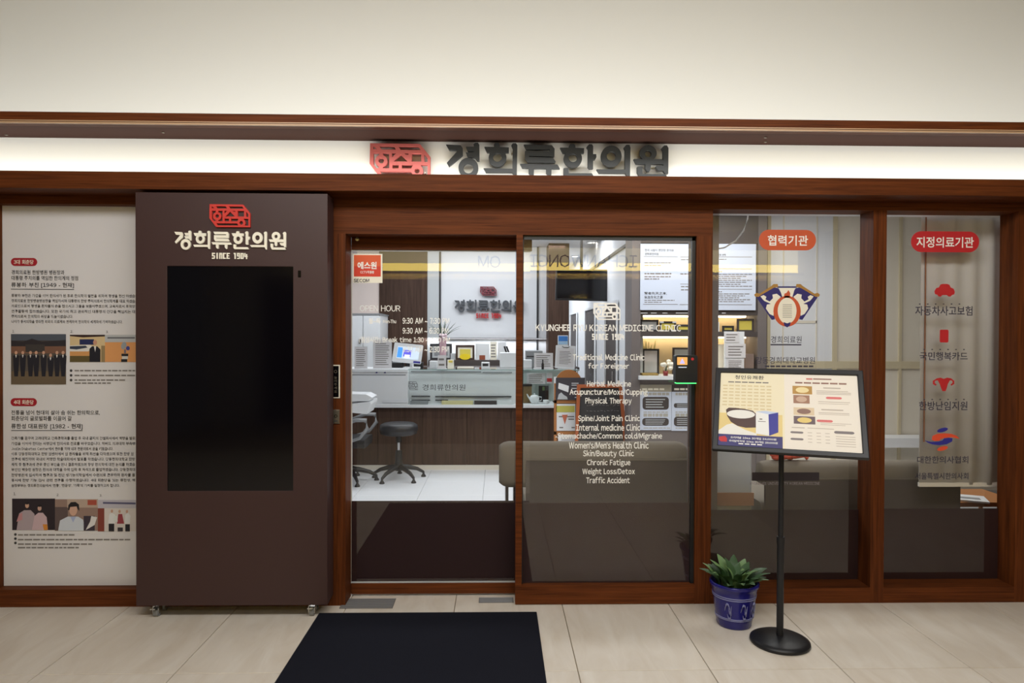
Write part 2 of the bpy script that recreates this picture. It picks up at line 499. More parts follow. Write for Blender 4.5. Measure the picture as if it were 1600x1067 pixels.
LETTERS = [
    [(zc([(90, 165), (395, 178), (435, 235), (437, 380), (385, 430), (155, 620), (108, 545), (325, 300), (315, 285), (155, 275)], 690, S1), []),
     (zc([(660, 155), (700, 120), (750, 118), (780, 165), (785, 495), (740, 495), (690, 430), (545, 420), (500, 325), (680, 318), (680, 300), (545, 300), (500, 205), (675, 205)], 690, S1), []),
     (zc(circ(555, 642, 206), 690, S1), [zc(circ(555, 655, 104), 690, S1)])],
    [(zc([(885, 205), (1085, 205), (1085, 155), (1108, 122), (1180, 122), (1200, 160), (1205, 207), (1395, 212), (1395, 320), (1310, 320), (1158, 300), (1010, 320), (940, 320)], 690, S1), []),
     (zc(circ(1160, 430, 186), 690, S1), [zc(circ(1158, 422, 92), 690, S1)]),
     (zc([(868, 650), (1480, 655), (1480, 735), (920, 738)], 690, S1), []),
     (zc([(1445, 165), (1475, 125), (1540, 122), (1570, 165), (1560, 812), (1510, 812), (1470, 740), (1475, 230)], 690, S1), [])],
    [(zc([(170, 150), (755, 158), (812, 230), (808, 392), (285, 385), (285, 405), (780, 415), (835, 500), (820, 522), (255, 518), (195, 440), (198, 282), (690, 282), (715, 245), (220, 250)], 805, S1), []),
     (zc([(95, 550), (875, 560), (925, 648), (750, 645), (745, 805), (690, 805), (640, 735), (640, 645), (385, 645), (380, 800), (320, 800), (275, 740), (272, 640), (145, 638)], 805, S1), [])],
    [(zc([(928, 205), (1115, 205), (1115, 165), (1140, 128), (1220, 125), (1240, 160), (1245, 207), (1428, 212), (1425, 318), (1350, 318), (1195, 300), (1040, 318), (985, 318)], 805, S1), []),
     (zc(circ(1195, 428, 190), 805, S1), [zc(circ(1195, 418, 88), 805, S1)]),
     (zc([(1003, 630), (1105, 632), (1108, 735), (1590, 735), (1640, 815), (1040, 812), (1003, 760)], 805, S1), []),
     (zc([(1480, 185), (1530, 130), (1590, 130), (1616, 170), (1616, 335), (1680, 335), (1685, 400), (1660, 450), (1616, 450), (1616, 640), (1545, 645), (1508, 610), (1510, 230)], 805, S1), [])],
    [(zc(circ(368, 345, 198, 204), 925, S2), [zc(circ(368, 345, 90), 925, S2)]),
     (zc([(85, 600), (640, 598), (640, 675), (135, 675)], 925, S2), []),
     (zc([(610, 175), (655, 125), (715, 125), (735, 180), (728, 762), (695, 762), (645, 680), (632, 640), (632, 220)], 925, S2), [])],
    [(zc(circ(1080, 280, 163, 150), 925, S2), [zc(circ(1080, 293, 64), 925, S2)]),
     (zc([(800, 395), (1340, 395), (1372, 415), (1372, 490), (1130, 490), (1125, 600), (1105, 632), (1060, 632), (1025, 580), (1025, 490), (850, 490)], 925, S2), []),
     (zc([(1338, 180), (1385, 130), (1440, 128), (1470, 180), (1468, 675), (1410, 675), (1370, 615), (1275, 610), (1220, 545), (1240, 520), (1375, 520), (1365, 230)], 925, S2), []),
     (zc([(870, 545), (970, 548), (970, 680), (1415, 682), (1460, 760), (925, 758), (870, 650)], 925, S2), [])],
]
LT_BOX = (697, 223.5, 1044.5, 277.5)
def remap(pts, src, dst):
    return [(dst[0] + (x - src[0]) / (src[2] - src[0]) * (dst[2] - dst[0]), dst[3] - (y - src[1]) / (src[3] - src[1]) * (dst[3] - dst[1])) for x, y in pts]
def put_emblem(parent, rect, y0, y1, m_, name='emblem'):
    return MB().prism(remap(EMBLEM[0], EM_BOX, rect), y0, y1, [remap(h, EM_BOX, rect) for h in EMBLEM[1]]).build(name, m_, parent)
def put_letters(parent, rect, y0, y1, m_):
    for L_ in LETTERS:
        mb = MB()
        for i, (o, hs) in enumerate(L_):
            mb.prism(remap(o, LT_BOX, rect), y0 - i * .00015, y1, [remap(h, LT_BOX, rect) for h in hs])
        mb.build('letter', m_, parent)

sg = thing('fascia_sign', 'red angular emblem and six black raised letters on the lit white sign band', 'sign', at(860, 277, -.04))
put_emblem(sg, RC(*EM_BOX, -.055), -.055, -.03, 'sign_red')
put_letters(sg, RC(*LT_BOX, -.055), -.055, -.03, 'letter_black')
def standoffs(parent, pts, y0, y1, r=.004):
    for px, py in pts:
        p = at(px, py, y0)
        MB().tube([(p.x, y0, p.z), (p.x, y1, p.z)], r, 6).build('standoff', 'steel', parent)
standoffs(sg, [(584, 232), (664, 270), (715, 232), (742, 240), (800, 240), (760, 266), (840, 232), (860, 258), (894, 233), (885, 268), (938, 265), (980, 250), (1010, 270), (1040, 240)], -.03, .0)

# ------------------------------------------------------------------ storefront frame
X = lambda px, Y=0, py=640: at(px, py, Y).x
xL, xP, xK = -5, X(-8, 0), X(213, 0)
xD0, xD1 = X(524), X(540)
xF0, xF1, xF2, xF3 = X(806), X(816), X(1087), X(1112)
xM0, xM1, xR0, xR1 = X(1362), X(1383), X(1588), 6
ZH = 2.222     # header underside over the windows
ZD = at(700, 366, 0).z
fr = struct('trim_3', MB().box(xL, xD0 - .09, 0, .14, ZH, 2.272).box(xF3, 6, 0, .14, ZH, 2.272), 'wood_across', label='dark brown head rail over the shop windows')
struct('header_board', MB().box(xD0 - .09, xF3, 0, .14, ZD, 2.272), 'wood_across', fr)
struct('trim_4', MB().box(xL, xP, 0, .14, 0, ZH), 'wood_upright', label='brown post at the left end of the shopfront')
struct('trim_5', MB().box(xD0 - .09, xD1, 0, .14, 0, ZD), 'wood_upright', label='brown post between the display kiosk and the sliding door')
struct('trim_6', MB().box(xF2, xF3, 0, .14, 0, ZD), 'wood_upright', label='brown post right of the glass door')
struct('trim_7', MB().box(xM0, xM1, 0, .14, .0, ZH), 'wood_upright', label='brown mullion between the two right windows')
struct('trim_8', MB().box(xR0, xR1, 0, .14, 0, ZH), 'wood_upright', label='brown post at the right end of the shopfront')
struct('trim_9', MB().box(xP, xD0 - .09, 0, .14, 0, at(100, 921, 0).z), 'wood_across', label='brown bottom rail under the printed panel')
struct('trim_10', MB().box(xF3, xM0, 0, .14, 0, .088).box(xM1, xR0, 0, .14, 0, .088), 'wood_across', label='brown bottom rail under the right windows')
struct('wall_panel_back', MB().box(xP, xD0, .08, .12, .05, ZH), 'cabinet_dark')

# ------------------------------------------------------------------ sliding door (door_1)
YS = .15
d1 = struct('door_1', MB().box(xD1 + .002, X(830, YS), YS - .015, YS + .025, at(680, 391, YS).z, 2.13).box(xD1 + .002, X(830, YS), YS - .015, YS + .025, .012, at(680, 910, YS).z), 'wood_across', label='glass sliding entrance door leaf with brown rails')
struct('edge_stile', MB().box(xD1 - .03, X(549, YS), YS - .012, YS + .022, at(680, 910, YS).z, at(680, 391, YS).z), mat('alu_cream', (196, 186, 168), .5), d1)
x0, z0, x1, z1 = RC(549, 391, 806, 910, YS)
struct('pane', MB().box(x0, xF1 + .05, YS, YS + .008, z0, z1), 'glass_clear', d1)
struct('film', MB().box(x0, xF1 + .05, YS + .009, YS + .0105, z0, at(680, 783, YS).z), 'film_brown', d1)
struct('gasket', MB().box(x0, xF1 + .05, YS - .004, YS, z0, z0 + .008).box(x0, xF1 + .05, YS - .004, YS, z1 - .008, z1), 'grey_lam', d1)
struct('sensor', MB().tube([(X(557.5, .12, 373), .1345, at(557.5, 373.5, .13).z), (X(557.5, .12, 373), .128, at(557.5, 373.5, .13).z)], .011, 16), 'steel', d1)
yd = YS - .002
st = pbox(551.5, 396.5, 597.5, 442, yd, .001).build('sticker', 'cream', d1, label='orange and red security sticker')
pbox(553, 398.5, 595, 432, yd - .001, .0008).build('sticker_print', mat('sticker_orange', (226, 92, 44), .5), st)
pbox(553, 416, 595, 432, yd - .0015, .0008).build('sticker_print', mat('sticker_red', (216, 58, 30), .5), st)
mb = MB(); ptext(mb, '에스원', 558.5, 409, 588.5, 420.5, yd - .003, bold=.03)
ptext(mb, 'CCTV작동중', 563, 423, 584.5, 427.5, yd - .003, bold=.02)
mb.build('lettering', 'vinyl_white', st)
mb = MB(); ptext(mb, 'SECOM', 552.5, 435.5, 577, 441, yd - .003, bold=.03); mb.build('lettering', 'decal_dark', st)
tlines(d1, 'vinyl_white', yd, [('OPEN HOUR', 562, 477, 625.5, 486.5, 0)])
tlines(d1, 'vinyl_white', yd, (('월~목', 576, 497, 594.5, 506), ('Mon-Thu', 598.5, 499, 619, 505), ('9:30 AM ~ 7:30 PM', 629, 496.5, 702, 506),
                      ('9:30 AM ~ 6:30 PM', 629, 512, 700.5, 521.5), ('(점심시간) Break time 1:30 ~ 2:30 PM', 561, 526, 703, 537),
                      ('9:30 AM ~ 2:30 PM', 629, 541, 701, 550.5)), .026)

# ------------------------------------------------------------------ fixed glass door panel (door_2)
YF = .03
d2 = struct('door_2', MB().box(xF0, xF1, -.004, .05, 0.004, ZD).box(xF1, xF2, -.004, .05, .004, at(950, 914, 0).z), 'wood_across', label='fixed glass door panel with white list of treatments')
x0, z0, x1, z1 = RC(816, 370, 1087, 913, YF)
struct('pane', MB().box(xF1, xF2 + .01, YF, YF + .008, z0 - .02, ZD + .01), 'glass_clear', d2)
struct('film', MB().box(xF1, xF2, YF + .009, YF + .0105, z0 - .02, at(950, 786, YF).z), 'film_brown', d2)
struct('gasket', MB().box(xF1, xF1 + .006, YF - .01, YF, z0, z1).box(xF2 - .02, xF2, YF - .01, YF + .03, z0, z1).box(xF1, xF2, YF - .01, YF, z1 - .02, z1 + .01), 'black_plastic', d2)
yd = YF - .002
tlines(d2, 'vinyl_white', yd, (('KYUNGHEE RYU KOREAN MEDICINE CLINIC', 837, 507, 1064, 517.5), 
                      ('Traditional Medicine Clinic', 895, 553, 1007, 563), ('for Foreigner', 919, 567, 983, 578.5),
                      ('Herbal Medicine', 917, 594.5, 986, 604), ('Acupuncture/Moxa/Cupping', 890, 607.5, 1012, 619.5),
                      ('Physical Therapy', 914.5, 621, 987, 633), ('Spine/Joint Pain Clinic', 903, 648.5, 1000, 660.5),
                      ('Internal medicine Clinic', 900, 662.5, 1000.5, 673), ('-Stomachache/Common cold/Migraine', 868, 676, 1034.5, 688),
                      ("Women's/Men's Health Clinic", 889, 690, 1013.5, 701), ('Skin/Beauty Clinic', 911, 703, 990.5, 715.5),
                      ('Chronic Fatigue', 917, 717.5, 985, 729.5), ('Weight Loss/Detox', 910, 731.5, 992, 743.5), ('Traffic Accident', 916, 745, 984, 755)), .028)
since(d2, RC(925, 521.5, 976, 531, yd), yd, yd + .0004, 'vinyl_white')
put_emblem(d2, RC(927, 473, 969.5, 500, yd), yd, yd + .0005, 'vinyl_white')

# ------------------------------------------------------------------ right windows
YW = .12
w1 = struct('window_1', MB().box(xF3, xM0, YW, YW + .008, .08, ZH + .01), 'glass_clear', label='shop window with hospital crest behind the sign stand')
struct('film', MB().box(xF3, xM0, YW + .009, YW + .0105, .08, at(1230, 797, YW).z), 'film_brown', w1)
w2 = struct('window_2', MB().box(xM1, xR0, YW, YW + .008, .08, ZH + .01), 'glass_clear', label='rightmost shop window with red icons')
struct('film', MB().box(xM1, xR0, YW + .009, YW + .0105, .08, at(1480, 795, YW).z), 'film_brown', w2)
yd = YW - .002
def pill_decal(win, rect, m_, t, trect):
    x0, z0, x1, z1 = RC(*rect, yd)
    p = MB().prism(pill(x0, z0, x1, z1), yd, yd + .0005).build('pill_sticker', m_, win)
    mb = MB(); ptext(mb, t, *trect, yd - .001, bold=.016); mb.build('lettering', 'vinyl_white', p)
pill_decal(w1, (1186, 359, 1275, 391), 'decal_orange', '협력기관', (1199.5, 367.5, 1262.5, 384))
pill_decal(w2, (1423.5, 361.5, 1530, 394), 'decal_red', '지정의료기관', (1432, 370, 1521.5, 387))
# crest
CO, CS = (1170, 430), 1067 / 150
def cz(pts, mir=False): return ppoly([(CO[0] + (850 - x if mir else x) / CS, CO[1] + y / CS) for x, y in pts], yd)
crest = MB()
for mir in (False, True):
    crest.prism(cz([(85, 245), (265, 130), (330, 145), (390, 250), (330, 290), (275, 400), (290, 490), (255, 497)], mir), yd, yd + .0005)
crest.prism(cz([(315, 123), (535, 123), (535, 140), (315, 140)]), yd - .0001, yd + .0005)
crest = crest.build('crest', 'decal_navy', w1)
mb = MB()
for mir in (False, True):
    mb.prism(cz([(60, 215), (85, 195), (120, 205), (250, 120), (275, 98), (320, 98), (328, 130), (275, 140), (130, 225), (110, 240), (70, 238)], mir), yd - .0006, yd)
mb.build('scroll', 'decal_gold', crest)
mb = MB(); mb.prism(cz([(340, 142), (512, 142), (482, 250), (375, 250)]), yd - .0006, yd)
for mir in (False, True):
    mb.prism(cz([(130, 235), (165, 220), (195, 240), (185, 268), (232, 292), (268, 255), (262, 215), (310, 205), (355, 240), (330, 270), (290, 320), (275, 400), (275, 452), (230, 430), (190, 370), (202, 325), (245, 318), (172, 285), (150, 262)], mir), yd - .0006, yd)
mb.prism(cz(circ(425, 395, 105, 145)), yd - .0012, yd)
mb.build('figure', 'cream', crest)
mb = MB(); mb.prism(cz(circ(425, 400, 152, 172)), yd - .001, yd, [cz(circ(425, 392, 100, 142))])
mb.prism(cz([(390, 250), (395, 205), (420, 195), (440, 165), (460, 200), (455, 250)]), yd - .001, yd)
mb.build('wreath', 'decal_orange', crest)
mb = MB()
for k in range(8):
    y = 325 + 20 * k; mb.prism(cz([(375, y), (478, y), (478, y + 5), (375, y + 5)]), yd - .0016, yd - .0012)
mb.build('inscription', 'ink_soft', crest)
mb = MB(); mb.prism(cz([(385, 520), (425, 535), (465, 520), (455, 560), (425, 580), (395, 560)]), yd - .0016, yd); mb.build('bow', 'decal_navy', crest)
tlines(w1, 'decal_dark', yd, [('경희의료원', 1204.5, 525, 1252.5, 536), ('강동경희대학교병원', 1181, 557.5, 1273.5, 568.5)], .005)
pbox(1204, 537.5, 1252, 539.6, yd, .0004).build('underline', 'decal_dark', w1)
for k in range(9): pbox(1195 + 8.6 * k, 571, 1202 + 8.6 * k, 573.6, yd, .0004).build('small_print', 'decal_dark', w1)
mb = MB(); ptext(mb, 'KYUNGHEE UNIVERSITY KOREAN MEDICINE', 1172, 753, 1281, 757.5, yd, bold=.01); mb.build('lettering', mat('vinyl_lilac', (170, 162, 172), .6), w1)
pbox(1175, 738, 1280, 751, yd, .0004).build('emblem_strip', mat('vinyl_violet', (62, 55, 64), .8), w1)
# icons on the rightmost window
def icon(pts, m_, name, holes=()): return MB().prism(ppoly(pts, yd), yd, yd + .0005, [ppoly(h, yd) for h in holes]).build(name, m_, w2)
icon([(1460, 455), (1463, 450), (1467, 449), (1469.5, 444.5), (1473, 443.5), (1480, 443.5), (1483.5, 445), (1485.5, 449), (1490, 451), (1492, 456), (1491, 460), (1487.5, 461), (1485, 463.5), (1481.5, 463), (1479.5, 461), (1472.5, 461), (1470, 463.5), (1466.5, 463), (1464.5, 460.5), (1461, 459.5)], 'decal_red', 'car_icon')
x0, z0, x1, z1 = RC(1468.5, 515, 1482, 535, yd); MB().prism(rrect(x0, z0, x1, z1, .008), yd, yd + .0005).build('card_icon', 'decal_red', w2)
icon([(1464, 591), (1470, 590), (1474.5, 592), (1480, 590), (1486, 591), (1491, 595), (1491, 600), (1486.5, 602.5), (1485, 601), (1488.5, 598), (1488, 595), (1484.5, 594), (1481, 600), (1479.5, 606), (1477.5, 611), (1472.5, 611), (1470.5, 606), (1468.5, 600), (1465, 594), (1461, 595), (1460.5, 598), (1463.5, 601), (1462, 602.5), (1457.5, 600), (1457.5, 595)], 'decal_red', 'womb_icon')
def ez(pts): return [(1380 + x / 5.336, 630 + y / 5.336) for x, y in pts]
icon(ez(circ(495, 223, 46, 17, rot=-.25)), 'decal_blue', 'emblem_dot')
icon(ez([(405, 305), (412, 272), (450, 255), (510, 250), (570, 255), (610, 270), (640, 297), (570, 283), (510, 290), (480, 298), (470, 312), (430, 315)]), 'decal_coral', 'emblem_swirl')
icon(ez([(345, 310), (400, 322), (460, 320), (495, 310), (508, 292), (545, 287), (578, 292), (575, 318), (530, 342), (470, 350), (410, 343), (370, 328)]), 'decal_blue', 'emblem_swirl')
icon(ez(circ(495, 377, 46, 17, rot=-.25)), 'decal_coral', 'emblem_dot')
for t, r in (('자동차사고보험', (1430, 478, 1519.5, 493)), ('국민행복카드', (1437, 550, 1512, 563)), ('한방난임지원', (1436, 627, 1511.5, 641)),
             ('대한한의사협회', (1433, 712.5, 1513, 724)), ('서울특별시한의사회', (1430, 738.5, 1513, 749))):
    tlines(w2, 'decal_dark', yd, [(t, *r)], .014)
for y, xa in ((475, 1436), (546, 1443), (624, 1443)):
    for k in range(6): pbox(xa + 12.4 * k, y - .8, xa + 2.4 + 12.4 * k, y + .8, yd, .0004).build('dot', 'decal_dark', w2)

# ------------------------------------------------------------------ printed panel at the left
YP = .06
p0 = at(108, 921, YP)
po = thing('poster', 'tall white printed panel of biographies and photos left of the kiosk', 'poster', (p0.x, YP, p0.z))
x0, z0, x1, z1 = RC(3, 326, 240, 921, YP); x0 = xP + .001
MB().box(x0, x1, YP, YP + .01, z0, ZH).build('sheet', 'paper', po)
yq = YP - .0015
def ppill(rect, t, tr):
    x0, z0, x1, z1 = RC(*rect, yq)
    o = MB().prism(pill(x0, z0, x1, z1), yq, yq + .0008).build('heading_pill', 'pill_red', po)
    mb = MB(); ptext(mb, t, *tr, yq - .001, bold=.012); mb.build('lettering', 'cream', o)
ppill((17, 403, 58, 415.5), '3대 회춘당', (21.5, 405.8, 52.5, 412.8))
ppill((16.5, 622, 57.5, 634.5), '4대 회춘당', (21.5, 624.8, 52.5, 631.8))
for t, r, b in (('경희의료원 한방병원 병원장과', (18, 422, 100.5, 429), .012), ('대통령 주치의를 역임한 한의계의 정점', (18, 431, 122, 438), .012),
                ('류봉하 부친 [1949 - 현재]', (17.5, 441.5, 115.5, 450), .016),
                ('전통을 넘어 현대의 살아 숨 쉬는 한의학으로,', (17.5, 641, 156, 648.5), .012), ('회춘당의 글로벌화를 이끌어 갈', (17.5, 650, 112, 657.5), .012),
                ('류한성 대표원장 [1982 - 현재]', (17.5, 662, 129, 671), .016)):
    tlines(po, 'ink', yq, [(t, *r, b)])
pbox(17, 451.5, 115.5, 452.5, yq, .0005).build('underline', 'ink', po); pbox(17.5, 672.2, 129, 673.2, yq, .0005).build('underline', 'ink', po)
PARA = [('류봉하 부친은 가업을 이어 한의사가 된 후로 한의학의 발전을 위하여 평생을 헌신 하셨습', 459.5, 211), ('경희의료원 한방병원병원장을 역임하시며 대통령의 한방 주치의로서 한의학계를 대표 하셨습', 467.6, 211),
        ('의료인으로서 평생을 환자들의 손을 잡으시고 그들을 보듬어주셨으며, 교육자로서 후학양', 475.8, 211), ('연구활동에 힘쓰셨습니다. 또한 국가의 최고 권위적인 대통령의 건강을 책임지는 대', 484, 211),
        ('주치의로서 한의학의 위상을 드높이셨습니다.', 491.8, 114), ('나아가 동서의학을 망라한 외국의 의료계와 연계하여 한의학의 세계화에 기여하셨습니다.', 500, 191.5),
        ('건축가를 꿈꾸며 고려대학교 건축공학과를 졸업 후 국내 굴지의 건설회사에서 역량을 발휘', 682, 211), ('가업을 이어야 한다는 사명감에 한의사로 진로를 바꾸었습니다. 하버드 의과대학 부속병', 690.3, 211),
        ('Joslin Diabetes Center에서 연수를 하며 내과 전문의로서 꿈을 키웠습니다.', 698.5, 177), ('이후 강동경희대학교 한방 암센터에서 암 환자들을 위해 최선을 다하였으며 또한 한방 암', 706.5, 209),
        ('연구에 매진하며 국내외 저명한 학술대회에서 발표를 하였습니다. 강동경희대학교 한방', 714.7, 211), ('재직 중 침구과에 근무 중인 부인을 만나 결혼하였으며 항상 한의학에 대한 논의를 하였습', 723, 211),
        ('부인인 백승민 원장은 한의과 대학을 수석 입학 후 차석으로 졸업하였습니다. 강동경희대', 731, 211), ('한방병원에 입사하여 침구과 및 진단 생기능의학실에서 수련의로 근무하며 환자를 돌', 739.5, 211),
        ("동시에 한방 기능 검사 관련 연구를 수행하였습니다. 4대 회춘당을 잇는 류한성, 백", 747.8, 211), ("원장부부는 경희류한의원에서 '전통', '전문성', '가족'의 가치를 실현하고자 합니다.", 756, 187)]
for t, y, xe in PARA: tlines(po, 'ink', yq, [(t, 17.8, y, xe, y + 5.2)], .012, 1)
for t, x, y in (('1.', 19, 515.5), ('2.', 110, 516), ('3.', 165.5, 516.5), ('1.', 21, 769.5), ('2.', 88.5, 771), ('3.', 155.5, 772)):
    tlines(po, 'ink', yq, [(t, x, y, x + 4, y + 4)], 0, 1)
for xa, xe, y in ((116.5, 211, 578), (116.5, 211, 585.5), (116.5, 198, 592.7), (116.5, 173, 597.5), (28, 120.5, 834.5), (28, 203.5, 842), (28, 144, 849), (28, 125, 854.5)):
    x = xa; mb = MB()
    while x < xe - 3:
        l = random.uniform(4, 13); pbox(x, y, min(x + l, xe), y + 2.1, yq, .0004, mb); x += l + 1.6
    mb.build('caption', 'ink_soft', po, kind='stuff')
for x, y in ((111, 579), (111, 586.4), (111, 593.8), (24, 835), (24, 841.5), (24, 848.3)):
    MB().prism(ppoly(circ(x, y, 2.1, n=12), yq), yq, yq + .0004).build('bullet', 'ink', po)
# photographs printed on the panel (flat print)
def cmat(rgb): return mat('print_%02x%02x%02x' % rgb, rgb, .75)
def photo(rect, bg, shapes):
    ph = pbox(*rect, yq - .0003, .001).build('photo', cmat(bg), po)
    for k, (col, pts) in enumerate(shapes): MB().prism(ppoly(pts, yq), yq - .0008 - .00012 * k, yq - .0003).build('picture', cmat(col), ph)
def rc(a, b, c, d): return [(a, b), (c, b), (c, d), (a, d)]
sh = [((78, 84, 96), rc(17.5, 522, 103, 532)), ((44, 38, 42), [(17.5, 532), (36, 534), (50, 529), (66, 534), (103, 531), (103, 540), (17.5, 542)]),
      ((120, 84, 66), rc(17.5, 541, 103, 552)), ((60, 54, 52), rc(40, 538, 70, 550)), ((84, 76, 68), rc(17.5, 552, 103, 580)), ((104, 88, 68), rc(17.5, 580, 103, 600.5))]
for i, x in enumerate((25.5, 36, 48, 57, 68.5, 79.5, 89.5, 99)):
    y = 551 + (4 if i == 5 else 0)
    sh.append(((30, 28, 38), [(x - 5, y + 5), (x - 2, y + 3), (x + 2, y + 3), (x + 5, y + 5), (x + 4.4, y + 18), (x + 2.8, 588), (x - 2.8, 588), (x - 4.4, y + 18)]))
for i, x in enumerate((25.5, 36, 48, 57, 68.5, 79.5, 89.5, 99)):
    y = 551 + (4 if i == 5 else 0)
    sh.append(((204, 158, 132), circ(x, y, 2.1, 2.7, 10))); sh.append(((226, 222, 220), [(x - 1.2, y + 3.4), (x + 1.2, y + 3.4), (x, y + 8)]))
photo((17.2, 522, 103, 600.5), (66, 58, 58), sh)
photo((109.3, 523, 164, 565.5), (214, 188, 142), [((52, 28, 26), [(109.3, 523), (164, 523), (164, 525.5), (130, 527), (109.3, 525)]), ((34, 42, 88), rc(124.5, 530, 147, 538.5)),
      ((222, 220, 214), [(109.3, 540), (140, 538.5), (145, 541), (138, 549), (109.3, 549)]), ((52, 60, 78), [(109.3, 541), (134, 540), (137, 543), (120, 546), (109.3, 545)]),
      ((96, 82, 44), rc(109.3, 556, 140, 565.5)), ((208, 150, 90), rc(109.3, 549, 140, 556)), ((26, 24, 34), [(140, 545), (144, 541), (152, 541), (157, 546), (157, 565.5), (140, 565.5)]),
      ((202, 150, 120), circ(148.7, 535, 3, 4, 12)), ((226, 222, 214), [(147, 541), (150.5, 541), (149, 550)]), ((150, 128, 90), rc(158.5, 540, 164, 565.5))])
photo((164, 523, 214, 565.5), (222, 156, 96), [((186, 188, 190), rc(164, 523, 214, 534.5)), ((108, 108, 112), [(168, 526.5), (211, 526.5), (211, 529), (168, 529)]), ((150, 158, 164), circ(193.5, 540, 4, 6, 14, rot=.3)),
      ((64, 72, 150), circ(200, 544, 3, 3.4, 12)), ((120, 110, 120), rc(194, 546, 197, 552)), ((38, 34, 36), rc(190, 552.5, 200.5, 556.5)), ((208, 206, 202), rc(191, 556.5, 200, 561)), ((34, 32, 36), rc(189.5, 561, 199, 565.5))])
photo((19, 779, 86, 828), (44, 34, 40), [((176, 160, 166), [(26, 828), (30, 802), (38, 797), (48, 797), (54, 803), (55, 828)]), ((198, 142, 146), [(26, 815), (30, 803), (35, 801), (35, 812)]),
      ((204, 176, 182), [(50, 828), (54, 806), (60, 801), (67, 801), (73, 808), (75, 828)]), ((206, 164, 140), circ(42.5, 789.5, 3, 4.2, 12)), ((204, 164, 146), circ(62, 794, 3, 4, 12)),
      ((30, 24, 26), circ(42.5, 786, 3.2, 2, 12)), ((30, 24, 26), circ(62, 790, 3.1, 1.8, 12)), ((214, 138, 54), [(67, 819), (74, 819), (75, 828), (69, 828)])])
photo((86, 780, 153, 829), (150, 124, 112), [((96, 80, 78), rc(86, 792, 106, 829)), ((186, 164, 148), rc(105, 780, 153, 793)), ((170, 80, 62), rc(137, 781, 151, 789)),
      ((206, 212, 222), [(91, 829), (94, 813), (106, 807), (122, 807), (130, 812), (133, 829)]), ((210, 168, 146), circ(114.5, 796.5, 6.2, 9.2, 18)), ((34, 28, 30), [(106.5, 797), (107, 789), (111, 784.5), (118, 784), (123.5, 788), (124, 798), (121.5, 795), (120, 791), (110, 792), (108.5, 797)]),
      ((170, 182, 216), [(110, 807), (119, 807), (114.5, 816)]), ((60, 50, 62), rc(131, 806, 148, 829)), ((222, 218, 216), [(143, 806), (152, 808), (148, 820), (134, 828), (141, 815)])])
photo((153, 781, 214, 830), (214, 206, 200), [((190, 186, 196), rc(153, 781, 214, 794)), ((92, 90, 122), [(161, 784), (212, 785), (212, 788), (161, 787)]), ((132, 62, 50), rc(153, 794, 163, 830)),
      ((226, 226, 226), [(169, 818), (171, 803), (175, 801), (180, 804), (180, 818)]), ((154, 64, 72), [(183, 818), (185, 803), (191, 803), (194, 818)]), ((226, 226, 226), [(195, 818), (196, 804), (200, 801), (204, 806), (203, 818)]),
      ((38, 36, 42), rc(170, 818, 178.5, 830)), ((60, 54, 60), rc(184, 824, 192, 830)), ((38, 36, 42), rc(196, 819, 203, 830)), ((196, 154, 132), circ(175, 798.5, 1.8, 2.5, 10)), ((196, 154, 132), circ(187, 799, 1.8, 2.6, 10)), ((196, 154, 132), circ(198.5, 799, 1.8, 2.5, 10)),
      ((220, 224, 220), rc(178, 806, 184, 815))])

# ------------------------------------------------------------------ display kiosk on casters
YK = -.165
x0, z0, x1, z1 = RC(212, 306, 511.5, 946, YK); z1 = 2.256
sx0, sz0, sx1, sz1 = RC(261, 416, 458, 767, YK)
kk = thing('display_kiosk', 'dark brown display cabinet on casters with a black upright screen', 'kiosk', ((x0 + x1) / 2, YK + .07, 0))
MB().prism([(x0, z0), (x1, z0), (x1, z1), (x0, z1)], YK, YK + .05, [[(sx0, sz0), (sx1, sz0), (sx1, sz1), (sx0, sz1)]]).box(x0 + .002, x1 - .002, YK + .05, YK + .14, z0, z1).build('cabinet', 'kiosk_brown', kk, bevel=.002)
MB().box(sx0, sx1, YK + .006, YK + .05, sz0, sz1).build('screen', 'black_gloss', kk)
r = RC(327, 319, 391, 355, YK - .012); put_emblem(kk, r, YK - .012, YK, 'kiosk_red')
r = RC(272.5, 360.5, 447, 390, YK - .01); put_letters(kk, r, YK - .01, YK, 'cream')
since(kk, RC(331, 395, 387, 404.5, YK - .006), YK - .006, YK, 'cream')
px = at(468, 428, YK); MB().box(px.x - .008, px.x + .008, YK - .002, YK, px.z - .018, px.z + .018).build('keyhole', 'black_gloss', kk)
for cx, cy in ((x0 + .09, YK + .04), (x1 - .09, YK + .04), (x0 + .09, YK + .115), (x1 - .09, YK + .115)):
    c = MB(); c.box(cx - .022, cx + .022, cy - .022, cy + .022, z0 - .006, z0)
    c.tube([(cx, cy, z0 - .005), (cx, cy, z0 - .02)], .012, 10)
    c.box(cx - .017, cx - .013, cy - .016, cy + .02, .018, z0 - .016).box(cx + .013, cx + .017, cy - .016, cy + .02, .018, z0 - .016).box(cx - .017, cx + .017, cy - .012, cy + .016, z0 - .02, z0 - .012)
    c = c.build('caster', 'chrome', kk)
    MB().tube([(cx - .012, cy, .024), (cx + .012, cy, .024)], .0235, 18).build('wheel', 'grey_mid', c)
    MB().add([(cx - .014, cy - .014, .04), (cx + .014, cy - .014, .04), (cx + .014, cy - .05, .052), (cx - .014, cy - .05, .052), (cx - .014, cy - .014, .046), (cx + .014, cy - .014, .046), (cx + .014, cy - .05, .058), (cx - .014, cy - .05, .058)],
             [(0, 3, 2, 1), (4, 5, 6, 7), (0, 1, 5, 4), (1, 2, 6, 5), (2, 3, 7, 6), (3, 0, 4, 7)]).build('brake_pedal', 'chrome', c)

